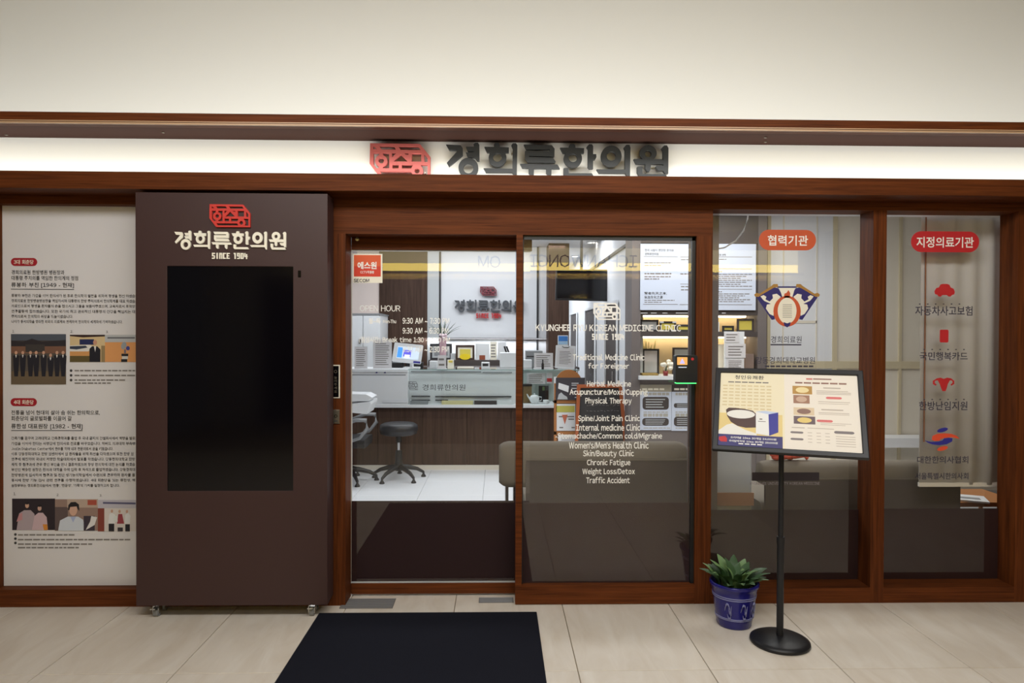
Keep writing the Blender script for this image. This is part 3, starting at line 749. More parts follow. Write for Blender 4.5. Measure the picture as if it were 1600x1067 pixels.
# ------------------------------------------------------------------ plates on the door post, access terminal
def plate(rect, label, m_, frame, name, extra):
    x0, z0, x1, z1 = RC(*rect, -.006)
    t = thing(name, label, 'switch', ((x0 + x1) / 2, 0, z0))
    MB().box(x0, x1, -.006, 0, z0, z1).build('frame', frame, t, bevel=.001)
    q = .006
    MB().box(x0 + q, x1 - q, -.0085, -.006, z0 + q, z1 - q).build('face', m_, t)
    extra(t, x0, z0, x1, z1)
    return t
def ex1(t, x0, z0, x1, z1):
    mb = MB(); n = 6; h = (z1 - z0) * .62 / n
    for i, ch in enumerate('눌러주세요'):
        zt = z0 + (z1 - z0) * .66 - i * h
        mb.text(ch, (x0 + x1) / 2 - .008, zt - h * .78, (x0 + x1) / 2 + .008, zt, -.0095, bold=.02)
    mb.prism(circ((x0 + x1) / 2, z0 + (z1 - z0) * .8, .009, n=16), -.0095, -.0085, [circ((x0 + x1) / 2, z0 + (z1 - z0) * .8, .006, n=16)])
    mb.build('lettering', 'steel', t)
plate((518, 570, 531, 622), 'tall black touch switch in a white frame on the door post', 'black_gloss', 'cream', 'touch_switch', ex1)
def ex2(t, x0, z0, x1, z1):
    MB().prism(circ((x0 + x1) / 2, z0 + (z1 - z0) * .55, .009, n=16), -.012, -.0085, [circ((x0 + x1) / 2, z0 + (z1 - z0) * .55, .005, n=12)]).build('key_ring', 'black_plastic', t)
    MB().box((x0 + x1) / 2 - .009, (x0 + x1) / 2 + .009, -.0095, -.0085, z0 + .012, z0 + .018).build('lettering', 'ink', t)
plate((519.5, 640, 530.5, 662), 'small grey key switch plate below the touch switch', 'steel', 'steel', 'key_switch', ex2)

x0, z0, x1, z1 = RC(1055.5, 555, 1090, 598, -.06)
tm = thing('access_terminal', 'black access terminal with small colour screen on the door post', 'terminal', ((x0 + x1) / 2, -.03, z0))
MB().prism(rrect(x0, z0, x1, z1, .008), -.06, -.012).build('housing', 'black_plastic', tm, bevel=.003)
MB().box(x0 + .01, x1 - .01, -.012, .0, z0 + .01, z1 - .01).build('bracket', 'grey_mid', tm)
MB().box(*[a for a in (RC(1058, 558, 1074, 570, -.06)[0], RC(1058, 558, 1074, 570, -.06)[2])], -.0615, -.06, RC(1058, 558, 1074, 570, -.06)[1], RC(1058, 558, 1074, 570, -.06)[3]).build('display', mat('screen_amber', (214, 160, 92), .3, emit=.7), tm)
mb = MB(); mb.prism(ppoly([(1062, 568), (1064, 564), (1066, 560), (1068, 564), (1070, 568)], -.062), -.0622, -.0615); mb.build('display_icon', mat('screen_violet', (176, 170, 240), .3, emit=.8), tm)
pbox(1060, 573, 1073, 574.6, -.061, .001).build('key_row', mat('key_glow', (190, 200, 220), .4, emit=.3), tm)
c = at(1082, 561, -.06); MB().prism(circ(c.x, c.z, .008, n=14), -.062, -.06).build('button', 'decal_red', tm)
MB().box(x0 + .006, x1 - .006, -.058, -.02, z0 - .005, z0).build('light_bar', 'green_led', tm)

# ------------------------------------------------------------------ floor mat, floor plates
a, b = ground(497, 960), ground(837, 959)
x0, x1 = a.x + .005, b.x + .006
MB().box(x0, x1, -1.95, -.115, 0, .009).build('floor_mat', 'mat_fibre', None, bevel=.003, label='large charcoal entrance mat on the tiled floor', cat='mat')
def floor_plate(px0, py0, px1, py1, label, h=.003):
    a, b = ground(px0, py1), ground(px1, py0)
    t = thing('threshold_plate', label, 'floor plate', ((a.x + b.x) / 2, (a.y + b.y) / 2, 0))
    MB().box(a.x, b.x, a.y, b.y, 0, h).build('plate', mat('plate_grey', (112, 108, 108), .6, .2), t)
    mb = MB(); n = 6
    for k in range(n):
        y = a.y + (b.y - a.y) * (k + .5) / n; mb.box(a.x + .004, b.x - .004, y - .003, y + .003, h, h + .0015)
    mb.build('rib', 'grey_mid', t)
    return t
t = floor_plate(530, 935.5, 619, 951, 'ribbed grey floor plate at the left foot of the sliding door')
floor_plate(748, 934, 802, 942, 'narrow grey floor plate beside the fixed glass door')

# ------------------------------------------------------------------ sign stand
by = -.48; bx_ = 1.398
sd = thing('sign_stand', 'black floor stand with a tilted landscape price board', 'sign stand', (bx_, by, 0))
MB().lathe(bx_, by, [(0, .0), (.138, 0), (.142, .006), (.14, .016), (.12, .026), (.06, .034), (.02, .038), (0, .038)], 40).build('base', 'black_metal', sd)
MB().tube([(bx_, by, .03), (bx_, by, .52)], .0165, 16).build('pole', 'black_metal', sd)
MB().tube([(bx_, by, .52), (bx_, by, 1.10)], .0125, 16).build('pole', 'black_metal', sd)
MB().tube([(bx_, by, .49), (bx_, by, .525)], .0185, 16).build('collar', 'black_metal', sd)
ya, tb = -.378, .563
rt = Vector((math.cos(ya), math.sin(ya), 0)); nm = Vector((-math.sin(ya), math.cos(ya), 0))
upv = Vector((0, 0, 1)) * math.cos(tb) + nm * math.sin(tb)
nrm = rt.cross(upv)  # towards the viewer
M = Matrix((rt, -nrm, upv)).transposed().to_4x4(); M.translation = Vector((1.404, -.53, 1.150))
W_, H_ = .68, .456; hw, hh = W_ / 2, H_ / 2; fb = .026
def sb(): return MB(M)
sb().prism([(-hw, -hh), (hw, -hh), (hw, hh), (-hw, hh)], -.012, .014, [[(-hw + fb, -hh + fb), (hw - fb, -hh + fb), (hw - fb, hh - fb), (-hw + fb, hh - fb)]]).build('frame', 'black_metal', sd, bevel=.004)
sb().box(-hw + .005, hw - .005, .002, .014, -hh + .005, hh - .005).build('backing', 'black_plastic', sd)
sb().box(-.06, .06, .014, .03, -.08, .06).build('bracket', 'black_metal', sd)
sw, sh_ = hw - fb, hh - fb
def q(u, v): return (-sw + 2 * sw * u, sh_ - 2 * sh_ * v)   # u, v from the sheet's top left corner
sheet = sb().box(-sw, sw, -.001, .002, -sh_, sh_).build('sheet', mat('board_cream', (240, 230, 200), .55), sd)
def sp(pts, lift=.001): return [q(u, v) for u, v in pts]
def sprint(m_, rects=(), polys=(), texts=(), lift=.0015, name='print'):
    mb = sb()
    for (u0, v0, u1, v1) in rects: mb.prism([q(u0, v1), q(u1, v1), q(u1, v0), q(u0, v0)], -lift, -lift + .0004)
    for p in polys: mb.prism([q(*a) for a in p], -lift, -lift + .0004)
    for t, u0, v0, u1, v1, bo in texts:
        a = q(u0, v1); b = q(u1, v0); mb.text(t, a[0], a[1], b[0], b[1], -lift, bold=bo)
    return mb.build(name, m_, sheet)
sprint(mat('board_pale', (240, 232, 220), .55), [(.48, 0, 1, 1)], lift=.0012)
sprint(mat('board_sand', (232, 208, 140), .55), [(0, .56, .465, .86)], lift=.0012)
sprint('decal_navy', [(0, .845, .465, 1)], lift=.0018)
sprint('ink', texts=[('청인유쾌환', .11, .03, .33, .085, .01)])
sprint('ink_soft', texts=[], rects=[(.06 + .052 * k, .12, .06 + .052 * k + .044, .135) for k in range(6)])
sprint(mat('print_tan', (222, 205, 162), .6), rects=[(.02 + .047 * k + .003 * (j % 2), .17 + .045 * j, .02 + .047 * k + .036, .188 + .045 * j) for j in range(8) for k in range(2 if j == 7 else 0, 8)])
# bowl and box picture
sprint(mat('print_bowl', (84, 62, 58), .6), polys=[[(.05, .52), (.07, .49), (.12, .49), (.19, .50), (.25, .52), (.275, .56), (.275, .74), (.2, .75), (.14, .73), (.09, .68), (.06, .60)]], lift=.002)
sprint(mat('print_white', (238, 236, 230), .6), polys=[circ(.162, .572, .105, .058, 20), [(.0, .80), (.06, .72), (.1, .70), (.2, .78), (.28, .82), (.28, .845), (0, .845)]], lift=.0024)
sprint(mat('print_box', (240, 240, 238), .6), polys=[[(.272, .53), (.365, .56), (.37, .84), (.275, .82)]], lift=.0026)
sprint(mat('print_boxtop', (200, 212, 236), .6), polys=[[(.272, .53), (.34, .515), (.435, .53), (.365, .56)]], lift=.0026)
sprint('decal_blue', polys=[[(.365, .56), (.435, .53), (.435, .79), (.37, .84)]], lift=.0026)
sprint('ink_soft', rects=[(.3, .62, .32, .635), (.29, .655, .345, .662)], lift=.0029)
sprint('decal_red', polys=[[(.005, .885), (.05, .87), (.065, .90), (.065, .945), (.02, .945), (.005, .92)]], lift=.0024)
sprint('vinyl_white', texts=[('오리지널 10ea 30개입 24,000원', .09, .87, .42, .9, .012), ('우리알박하맛 10ea 30개입 28,000원', .08, .915, .43, .945, .012)], rects=[(.15 + .045 * k, .955, .185 + .045 * k, .968) for k in range(4)], lift=.0024)
sprint(mat('print_rose', (206, 120, 112), .6), polys=[], rects=[(.64, .05, .685, .07), ], lift=.002)
sprint(mat('print_umber', (150, 112, 100), .6), rects=[(.69, .05, .82, .066)] + [(.56 + .062 * k, .105, .56 + .062 * k + .053, .125) for k in range(6)], lift=.002)
for (u0, v0, u1, v1), c1, c2 in (((.54, .16, .68, .27), (190, 150, 88), (240, 222, 170)), ((.545, .285, .66, .395), (168, 130, 110), (206, 176, 156)), ((.545, .45, .69, .55), (226, 206, 176), (150, 120, 110)), ((.545, .565, .695, .665), (120, 104, 110), (234, 208, 132))):
    sprint(cmat(c1), [(u0, v0, u1, v1)], lift=.002)
    sprint(cmat(c2), polys=[circ((u0 + u1) / 2, (v0 + v1) / 2, (u1 - u0) * .34, (v1 - v0) * .36, 14, rot=0)], lift=.0024)
sprint(mat('print_faint', (196, 184, 172), .6), rects=[(.76, .17, .88, .185), (.71, .215, .93, .222), (.71, .235, .95, .242), (.71, .255, .95, .262), (.72, .36, .94, .367), (.72, .385, .93, .39), (.74, .46, .89, .475), (.72, .505, .93, .512), (.72, .525, .93, .53), (.73, .64, .94, .645), (.73, .66, .9, .665), (.53, .71, .62, .72), (.64, .71, .82, .717)] + [(.64 + .06 * k, .77 + .04 * j, .67 + .06 * k, .776 + .04 * j) for k in range(3) for j in range(4)] + [(.83, .80 + .03 * j, .96, .806 + .03 * j) for j in range(5)], lift=.002)
sprint(mat('print_pink', (222, 120, 120), .6), polys=[pill(.775, .295, .885, .325), pill(.705, .60, .815, .63)], lift=.002)
sprint(mat('print_grey', (130, 122, 124), .6), polys=[pill(.52, .765, .61, .79), pill(.52, .85, .61, .875), pill(.82, .735, .955, .768)], lift=.002)

# ------------------------------------------------------------------ potted plant
pc = Vector((1.247, -.262, 0))
pp = thing('potted_plant', 'leafy green plant in a dark blue glazed pot', 'potted plant', pc)
pot = MB().lathe(pc.x, pc.y, [(0, 0), (.082, 0), (.088, .008), (.098, .08), (.112, .18), (.118, .205), (.124, .21), (.126, .225), (.12, .23), (.112, .228), (.105, .2), (.1, .195)], 40).build('pot', mat('pot_blue', (30, 28, 112), .22, noise=.15, nscale=40), pp)
MB().lathe(pc.x, pc.y, [(0, .197), (.104, .197)], 24).build('soil', 'soil', pp)
for z, r in ((.05, .0951), (.057, .0961), (.158, .1097), (.168, .111)):
    MB().lathe(pc.x, pc.y, [(r - .002, z - .0025), (r + .0012, z - .002), (r + .0012, z + .002), (r - .002, z + .0025)], 40).build('band', mat('pot_line', (130, 132, 176), .3), pot)
for a0 in (-2.35, -1.6, -.95):
    for (da, z_, dl, dz, w2_) in ((0, .1, .25, .035, .004), (.12, .085, .2, -.03, .004), (.2, .12, .12, -.04, .003)):
        pts = []
        for i in range(7):
            t = i / 6; a_ = a0 + da + dl * t; zz = z_ + dz * math.sin(PI * t) + .012 * t; rr = .088 + (zz - .008) * .139 + .0045
            pts.append((pc.x + rr * math.cos(a_), pc.y + rr * math.sin(a_), zz))
        MB().tube(pts, [.0008 + w2_ * math.sin(PI * (i / 6)) for i in range(7)], 6).build('brush_mark', 'pot_line', pot)
def leaf_mesh(name, L, Wd, m_):
    me = bpy.data.meshes.new(name); vs = []; fs = []; n = 6
    for i in range(n + 1):
        t = i / n; wd = Wd * math.sin(PI * min(.98, t * .93 + .07)) ** .8; zc_ = L * (t - .28 * t * t); yc = .55 * L * t * t
        vs += [(-wd, yc - .12 * wd, zc_ + .25 * wd), (0, yc, zc_), (wd, yc - .12 * wd, zc_ + .25 * wd)]
    for i in range(n):
        fs += [(3 * i, 3 * i + 1, 3 * i + 4, 3 * i + 3), (3 * i + 1, 3 * i + 2, 3 * i + 5, 3 * i + 4)]
    me.from_pydata(vs, [], fs)
    for p in me.polygons: p.use_smooth = True
    me.materials.append(MATS[m_]); return me
lm = [leaf_mesh('leaf', .15, .026, 'plant_green'), leaf_mesh('leaf', .13, .022, 'plant_light'), leaf_mesh('leaf', .12, .027, 'plant_green')]
for k in range(46):
    a_ = k * 2.39996; rr = .088 * math.sqrt((k + .5) / 46)
    o = bpy.data.objects.new('leaf', lm[k % 3]); COL.objects.link(o); o.parent = pp
    o.location = (rr * math.cos(a_), rr * math.sin(a_), .19 + random.uniform(-.005, .02))
    o.rotation_euler = (random.uniform(-.1, .45) - rr * 4, random.uniform(-.2, .2), a_ - PI / 2 + random.uniform(-.3, .3))
    s = random.uniform(.75, 1.15); o.scale = (s, s, s)

# ------------------------------------------------------------------ clinic interior: shell
def roof(px, py, Z):
    d = _f + RIGHT * ((px - 800) / FPX) + UP * ((533.5 - py) / FPX)
    return EYE + d * ((Z - EYE.z) / d.z)
ZC = 2.73
struct('ceiling_interior', MB().box(-3.2, 5.4, .2, 9.2, ZC, ZC + .1), 'white_wall')
struct('wall_left', MB().box(-3.3, -3.2, .14, 9.2, 0, ZC), 'white_wall')
struct('wall_right', MB().box(5.4, 5.5, .14, 9.2, 0, ZC), 'beige')
struct('wall_inner_head', MB().box(-5, 6, .14, .2, 2.222, ZC + .1), 'white_wall')
struct('wall_inner_left', MB().box(-3.2, xD0 - .03, .14, .2, 0, 2.222), 'white_wall')
YB = 5.6
wb = struct('wall_back', MB().box(-3.2, X(860, YB, 480), YB, YB + .1, 0, ZC), 'white_wall')
def strip(px0, py0, px1, py1, Y, m_, parent, name, d=.012): return pbox(px0, py0, px1, py1, Y, d).build(name, m_, parent)
zt, zl = ZC, at(760, 529, YB).z
MB().box(X(593, YB, 480), X(668, YB, 480), YB - .03, YB, 0, zt).build('walnut_panel', 'walnut', wb)
MB().box(X(668, YB, 480), X(686, YB, 480), YB - .02, YB, 0, zt).build('grey_strip', 'grey_lam', wb)
for a, b in ((686, 689), (838.5, 841.5)):
    MB().box(X(a, YB, 480), X(b, YB, 480), YB - .022, YB, .3, zt).build('joint_line', 'dark_line', wb)
MB().box(X(689, YB, 529), X(860, YB, 529), YB - .06, YB, zl - .01, zl + .012).build('joint_line', 'dark_line', wb)
MB().box(-3.2, X(593, YB, 440), YB - .015, YB, 0, zt).build('pink_panel', 'pink_wall', wb)
# walnut pillar and corridor with doors
struct('wall_pillar', MB().box(X(857, 5.2, 500), X(889, 5.2, 500), 5.2, YB + .1, 0, ZC), 'walnut')
XS = 1.3
cw = struct('wall_corridor', MB().box(XS, XS + .12, 2.78, 8.6, 0, ZC), 'white_wall')
MB().box(XS - .02, XS, 2.78, 8.6, 2.40, 2.43).build('ceiling_trim', 'dark_line', cw)
struct('wall_corridor_end', MB().box(-.6, 1.5, 8.6, 8.7, 0, ZC), 'white_wall')
for k, (pa, pb) in enumerate(((967, 948.5), (932, 917), (903, 893))):
    ya_, yb_ = [XS * FPX / (p - 777) - CAM_D for p in (pa, pb)]
    dr = struct('door_%d' % (k + 3), MB().box(XS - .012, XS + .01, ya_, yb_, 0, 1.86), 'cabinet_dark', label=['nearest dark brown treatment room door in the inner corridor', 'middle dark brown door in the inner corridor', 'farthest dark brown door in the inner corridor'][k])
    MB().box(XS - .03, XS - .012, ya_ - .03, ya_, 0, 1.89).box(XS - .03, XS - .012, yb_, yb_ + .03, 0, 1.89).box(XS - .03, XS - .012, ya_, yb_, 1.86, 1.89).build('door_frame', 'white_lam', dr)
    MB().tube([(XS - .05, ya_ + .08, .98), (XS - .05, ya_ + .08, 1.12)], .01, 8).build('door_handle', 'chrome', dr)
for px, py, n in ((924, 378.5, 'left'), (932, 378.5, 'right'), (898.5, 400, 'far')):
    p = roof(px, py, ZC)
    t = thing('downlight', {'left': 'left of the twin round ceiling downlights above the hanging monitor', 'right': 'right of the twin round ceiling downlights above the hanging monitor', 'far': 'single round ceiling downlight left of the monitor pole'}[n], 'ceiling light', (p.x, p.y, ZC - .012), 'clinic ceiling downlights')
    MB().lathe(p.x, p.y, [(.045, ZC - .004), (.06, ZC - .012), (.065, ZC)], 20).build('trim_ring', 'white_lam', t)
    MB().lathe(p.x, p.y, [(0, ZC - .006), (.046, ZC - .006)], 20).build('lens', 'led_white', t)
for px, n in ((1158.5, 'left'), (1170.5, 'right')):
    p = roof(px, 355, ZC)
    t = thing('downlight', n + ' of the two round ceiling lights above the shelf unit', 'ceiling light', (p.x, p.y, ZC - .012), 'clinic ceiling downlights')
    MB().lathe(p.x, p.y, [(.045, ZC - .004), (.06, ZC - .012), (.065, ZC)], 20).build('trim_ring', 'white_lam', t)
    MB().lathe(p.x, p.y, [(0, ZC - .006), (.046, ZC - .006)], 20).build('lens', 'led_white', t)
p, p2 = roof(1115, 344, ZC), roof(1195, 344, ZC)
struct('trim_11', MB().box(p.x, p2.x + .6, p.y, p.y + .12, ZC - .02, ZC), 'grey_mid', label='grey slot in the clinic ceiling')

# wall sign
ws = thing('wall_sign', 'dark raised clinic letters with a small maroon emblem on the white back wall', 'sign', at(764, 498, YB - .04))
put_emblem(ws, RC(750, 447.5, 776, 462, YB - .06), YB - .06, YB - .02, mat('maroon', (128, 56, 66), .6))
put_letters(ws, RC(710, 468, 818, 487.5, YB - .06), YB - .06, YB - .02, mat('letter_slate', (74, 78, 84), .5))
since(ws, RC(744, 489.5, 783.5, 497, YB - .05), YB - .05, YB - .02, 'decal_red')
for px, py in ((757, 454), (770, 458), (716, 480), (737, 478), (755, 478), (773, 478), (792, 478), (812, 478), (752, 493), (775, 493)):
    p = at(px, py, YB - .03); MB().tube([(p.x, YB - .03, p.z), (p.x, YB, p.z)], .004, 6).build('standoff', 'steel', ws)

# ------------------------------------------------------------------ reception counter
YC = 3.745
x0, x1 = X(520, YC), X(868, YC)
zb, zm, zt = at(700, 727, YC).z, at(700, 632.5, YC).z, at(700, 577, YC).z
rcn = thing('reception_counter', 'walnut fronted reception counter with a white top edge', 'counter', ((x0 + x1) / 2, YC, 0))
nP = 5; wP = (x1 - x0) / nP
for k in range(nP):
    MB().box(x0 + k * wP + .002, x0 + (k + 1) * wP - .002, YC + .02, YC + .05, zb, zm - .03).build('front_panel', 'walnut', rcn)
MB().box(x0, x1, YC + .05, YC + .6, 0.0, zm - .03).build('carcass', 'cabinet_dark', rcn)
MB().box(x0, x1, YC + .012, YC + .05, 0, zb).build('plinth', 'beige', rcn)
MB().box(x0 - .02, X(868, YC) + .0, YC - .02, YC + .62, zm - .03, zm).build('counter_top', 'white_lam', rcn)
# white cabinet at the left end
a0, a1 = X(520, YC), X(637, YC)
wc = thing('white_counter_unit', 'plain white upper unit at the left end of the reception counter', 'counter unit', ((a0 + a1) / 2, YC + .25, zm))
MB().box(a0, a1, YC + .01, YC + .5, zm, zt - .03).build('body', 'white_lam', wc)
MB().box(a0, a1, YC - .01, YC + .5, zt - .03, zt).build('top', 'white_lam', wc)
pbox(549, 585, 634, 586.5, YC + .008, .003).build('groove', 'grey_mid', wc)
pbox(598, 624, 637, 629, YC, .012).build('ledge', 'white_wall', wc)
lb = pbox(587, 577.5, 602.5, 580, YC - .004, .012).build('arch_label', 'decal_red', wc)
pbox(587, 580, 589.5, 583, YC - .004, .012).build('arch_foot', 'decal_navy', lb); pbox(600, 580, 602.5, 583, YC - .004, .012).build('arch_foot', 'decal_navy', lb)
# glass showcase
g0, g1 = X(637, YC), X(903, YC)
gc = thing('glass_showcase', 'long glass display case on the reception counter', 'display case', ((g0 + g1) / 2, YC + .25, zm))
MB().box(g0 + .003, g1, YC, YC + .006, zm, zt - .008).build('pane', 'glass_case', gc)
MB().box(g0 + .003, g1 + .01, YC - .005, YC + .5, zt - .008, zt).build('top_pane', 'glass_case', gc)
MB().box(g0 + .003, g1 + .01, YC - .012, YC - .005, zt - .008, zt).build('pane_edge', mat('glass_edge', (150, 182, 176), .15), gc)
MB().box(g0 + .003, X(806, YC), YC + .12, YC + .13, zm, zt - .01).build('back_panel', 'white_lam', gc)
MB().box(X(806, YC), g1, YC + .45, YC + .46, zm, zt - .01).build('back_panel', mat('case_green', (198, 212, 206), .6), gc)
for a, b, y in ((643, 672, 619), (680, 799, 619.5), (643, 672, 625), (680, 700, 625)):
    pbox(a, y - .7, b, y + 1, YC + .1, .01).build('rail', 'dark_line', gc)
for a, b, y in ((642, 752, 580.8), (754, 800, 582)): pbox(a, y - .8, b, y + .8, YC + .1, .01).build('rail', 'grey_mid', gc)
mb = MB(); ptext(mb, '경희류한의원', 660, 600.5, 727, 610, YC - .001, bold=.0); mb.build('lettering', 'dark_line', gc)
put_emblem(gc, RC(638, 596, 653, 609.5, YC - .001), YC - .0015, YC - .001, 'grey_mid')
def small(name, label, cat, px0, py0, px1, py1, Y, d, m_, bevel=.003, group=None, z=None):
    x0, z0, x1, z1 = RC(px0, py0, px1, py1, Y)
    if z is not None: z0 = z
    t = thing(name, label, cat, ((x0 + x1) / 2, Y + d / 2, z0), group)
    MB().box(x0, x1, Y, Y + d, z0, z1).build('body', m_, t, bevel=bevel)
    return t, (x0, z0, x1, z1)
def lines(t, r, Y, m_, n, name='print', mx=.12, top=.1, bot=.1, th=.35):
    x0, z0, x1, z1 = r; mb = MB(); W2 = x1 - x0; H2 = z1 - z0
    for k in range(n):
        zz = z1 - H2 * (top + (1 - top - bot) * (k + .5) / n); e = x1 - W2 * mx * random.uniform(1, 2.6)
        mb.box(x0 + W2 * mx, e, Y - .0012, Y - .0002, zz - H2 * th * .5 / n * .8, zz + H2 * th * .5 / n * .8)
    mb.build(name, m_, t)
# things inside the case
for k, (a, b, m_, lab) in enumerate(((641, 668, 'grey_mid', 'grey'), (690, 739, mat('book_cream', (226, 214, 160), .6), 'cream yellow'), (741, 776, 'cabinet_dark', 'dark'), (777, 799, 'white_lam', 'white'))):
    small('booklet', lab + ' booklet lying on the floor of the glass showcase', 'booklet', a, 626.5, b, 631.5, YC + .03, .06, m_, .001, 'booklets in the showcase', z=zm)
t, r = small('notice_card', 'white notice card standing in the right of the glass showcase', 'card', 823, 583, 852, 600, YC + .3, .01, 'paper', .001); lines(t, r, YC + .3, 'ink_soft', 5)
# card hangs on a small stand
MB().box((r[0] + r[2]) / 2 - .01, (r[0] + r[2]) / 2 + .01, YC + .305, YC + .325, zm, r[1] + .02).build('foot', 'glass_case', t)
t, r = small('price_card', 'small white card with a red stripe in the showcase', 'card', 854, 583, 863, 599, YC + .3, .01, 'paper', .001)
pbox(854.5, 591, 862.5, 596.5, YC + .298, .002).build('stripe', 'decal_red', t); MB().box(r[0] + .01, r[0] + .03, YC + .305, YC + .325, zm, r[1] + .02).build('foot', 'glass_case', t)
t, r = small('herb_jar', 'brown herb filled jar beside the white teapot', 'jar', 817, 603, 831, 630, YC + .2, .1, mat('herb', (132, 108, 72), .9, noise=.4, nscale=120), .006, z=zm)
pbox(816.5, 600.5, 831.5, 603.5, YC + .195, .11).build('lid', 'black_plastic', t)
t, r = small('gift_box', 'black gift box with a green label in the showcase', 'box', 842, 603, 857, 630, YC + .36, .06, 'black_plastic', .002, z=zm)
pbox(847.5, 604, 851, 610, YC + .358, .002).build('label', 'plant_light', t)
c = at(835, 627, YC + .14); c.z = zm
t = thing('teapot', 'white porcelain teapot in the showcase', 'teapot', c)
MB().lathe(c.x, c.y, [(0, zm), (.03, zm), (.05, zm + .03), (.055, zm + .06), (.045, zm + .09), (.02, zm + .10), (0, zm + .10)], 20).build('body', 'white_lam', t)
MB().ball((c.x, c.y, zm + .108), .01).build('lid_knob', 'white_lam', t)
MB().tube([(c.x - .045, c.y, zm + .05), (c.x - .07, c.y, zm + .08), (c.x - .085, c.y, zm + .11)], [.012, .009, .006], 8).build('spout', 'white_lam', t)
MB().tube([(c.x + .048, c.y, zm + .08), (c.x + .08, c.y, zm + .075), (c.x + .08, c.y, zm + .04), (c.x + .05, c.y, zm + .03)], .006, 8).build('handle', 'white_lam', t)
c = at(853, 628, YC + .12); c.z = zm
t = thing('teacup', 'small white teacup right of the teapot', 'cup', c)
MB().lathe(c.x, c.y, [(0, zm), (.018, zm), (.03, zm + .02), (.034, zm + .045), (.03, zm + .045), (.02, zm + .012), (0, zm + .01)], 18).build('bowl', 'white_lam', t)
MB().tube([(c.x + .03, c.y, zm + .036), (c.x + .046, c.y, zm + .03), (c.x + .04, c.y, zm + .014), (c.x + .024, c.y, zm + .012)], .004, 6).build('handle', 'white_lam', t)

# ------------------------------------------------------------------ things on the counter
ZT = zt
def acrylic(label, px0, py0, px1, Y, n, name='acrylic_sign', cat='sign holder'):
    x0, z0, x1, z1 = RC(px0, py0, px1, 576, Y)
    t = thing(name, label, cat, ((x0 + x1) / 2, Y, ZT))
    MB().box(x0, x1, Y, Y + .004, ZT, z1).build('sheet', 'paper', t)
    MB().box(x0 - .004, x1 + .004, Y + .004, Y + .008, ZT, z1 + .006).build('plate', 'glass_case', t)
    MB().box(x0 - .004, x1 + .004, Y - .02, Y + .07, ZT, ZT + .004).build('foot', 'white_lam', t)
    lines(t, (x0, ZT, x1, z1), Y, 'ink_soft', n)
acrylic('narrow acrylic notice holder at the left end of the counter', 554, 541.5, 574, 3.85, 9)
acrylic('tall white notice holder left of the tilted tablet', 583, 531, 612, 3.9, 11)
acrylic('white notice holder behind the small dark bottle', 834.5, 551.5, 864, 3.95, 6)
acrylic('tiny white tent card right of the tablet', 684, 555, 697, 3.85, 2)
# tablet
c = at(637, 552, 3.95)
t = thing('tablet_kiosk', 'white tilted tablet terminal with a glowing blue screen on the counter', 'tablet', (c.x, 4.0, ZT))
Mt = Matrix.Translation(c) @ Matrix.Rotation(-.30, 4, 'X') @ Matrix.Rotation(.10, 4, 'Y')
MB(Mt).prism(rrect(-.165, -.112, .165, .112, .012), -.01, .012).build('housing', 'white_lam', t)
s_ = MB(Mt).box(-.12, .13, -.0115, -.01, -.07, .072).build('screen', mat('scr_pale', (206, 222, 238), .3, emit=.55), t)
MB(Mt).box(-.115, -.06, -.0125, -.0115, -.06, .06).build('screen_tile', mat('scr_blue', (74, 150, 230), .3, emit=.7), s_)
MB(Mt).box(-.045, .04, -.0125, -.0115, -.045, .035).build('screen_tile', mat('scr_violet', (96, 92, 214), .3, emit=.7), s_)
MB(Mt).box(-.03, .03, -.013, -.0125, -.06, -.02).build('screen_tile', mat('scr_white', (240, 244, 255), .3, emit=1.0), s_)
MB(Mt).box(.08, .16, -.0115, -.01, -.108, -.085).build('brand_label', 'decal_blue', t)
MB().tube([(c.x + .04, 4.0, ZT), (c.x + .04, 4.0, c.z - .03)], .022, 12).build('neck', 'white_lam', t)
MB().box(c.x - .05, c.x + .13, 3.93, 4.09, ZT, ZT + .012).build('foot', 'white_lam', t)
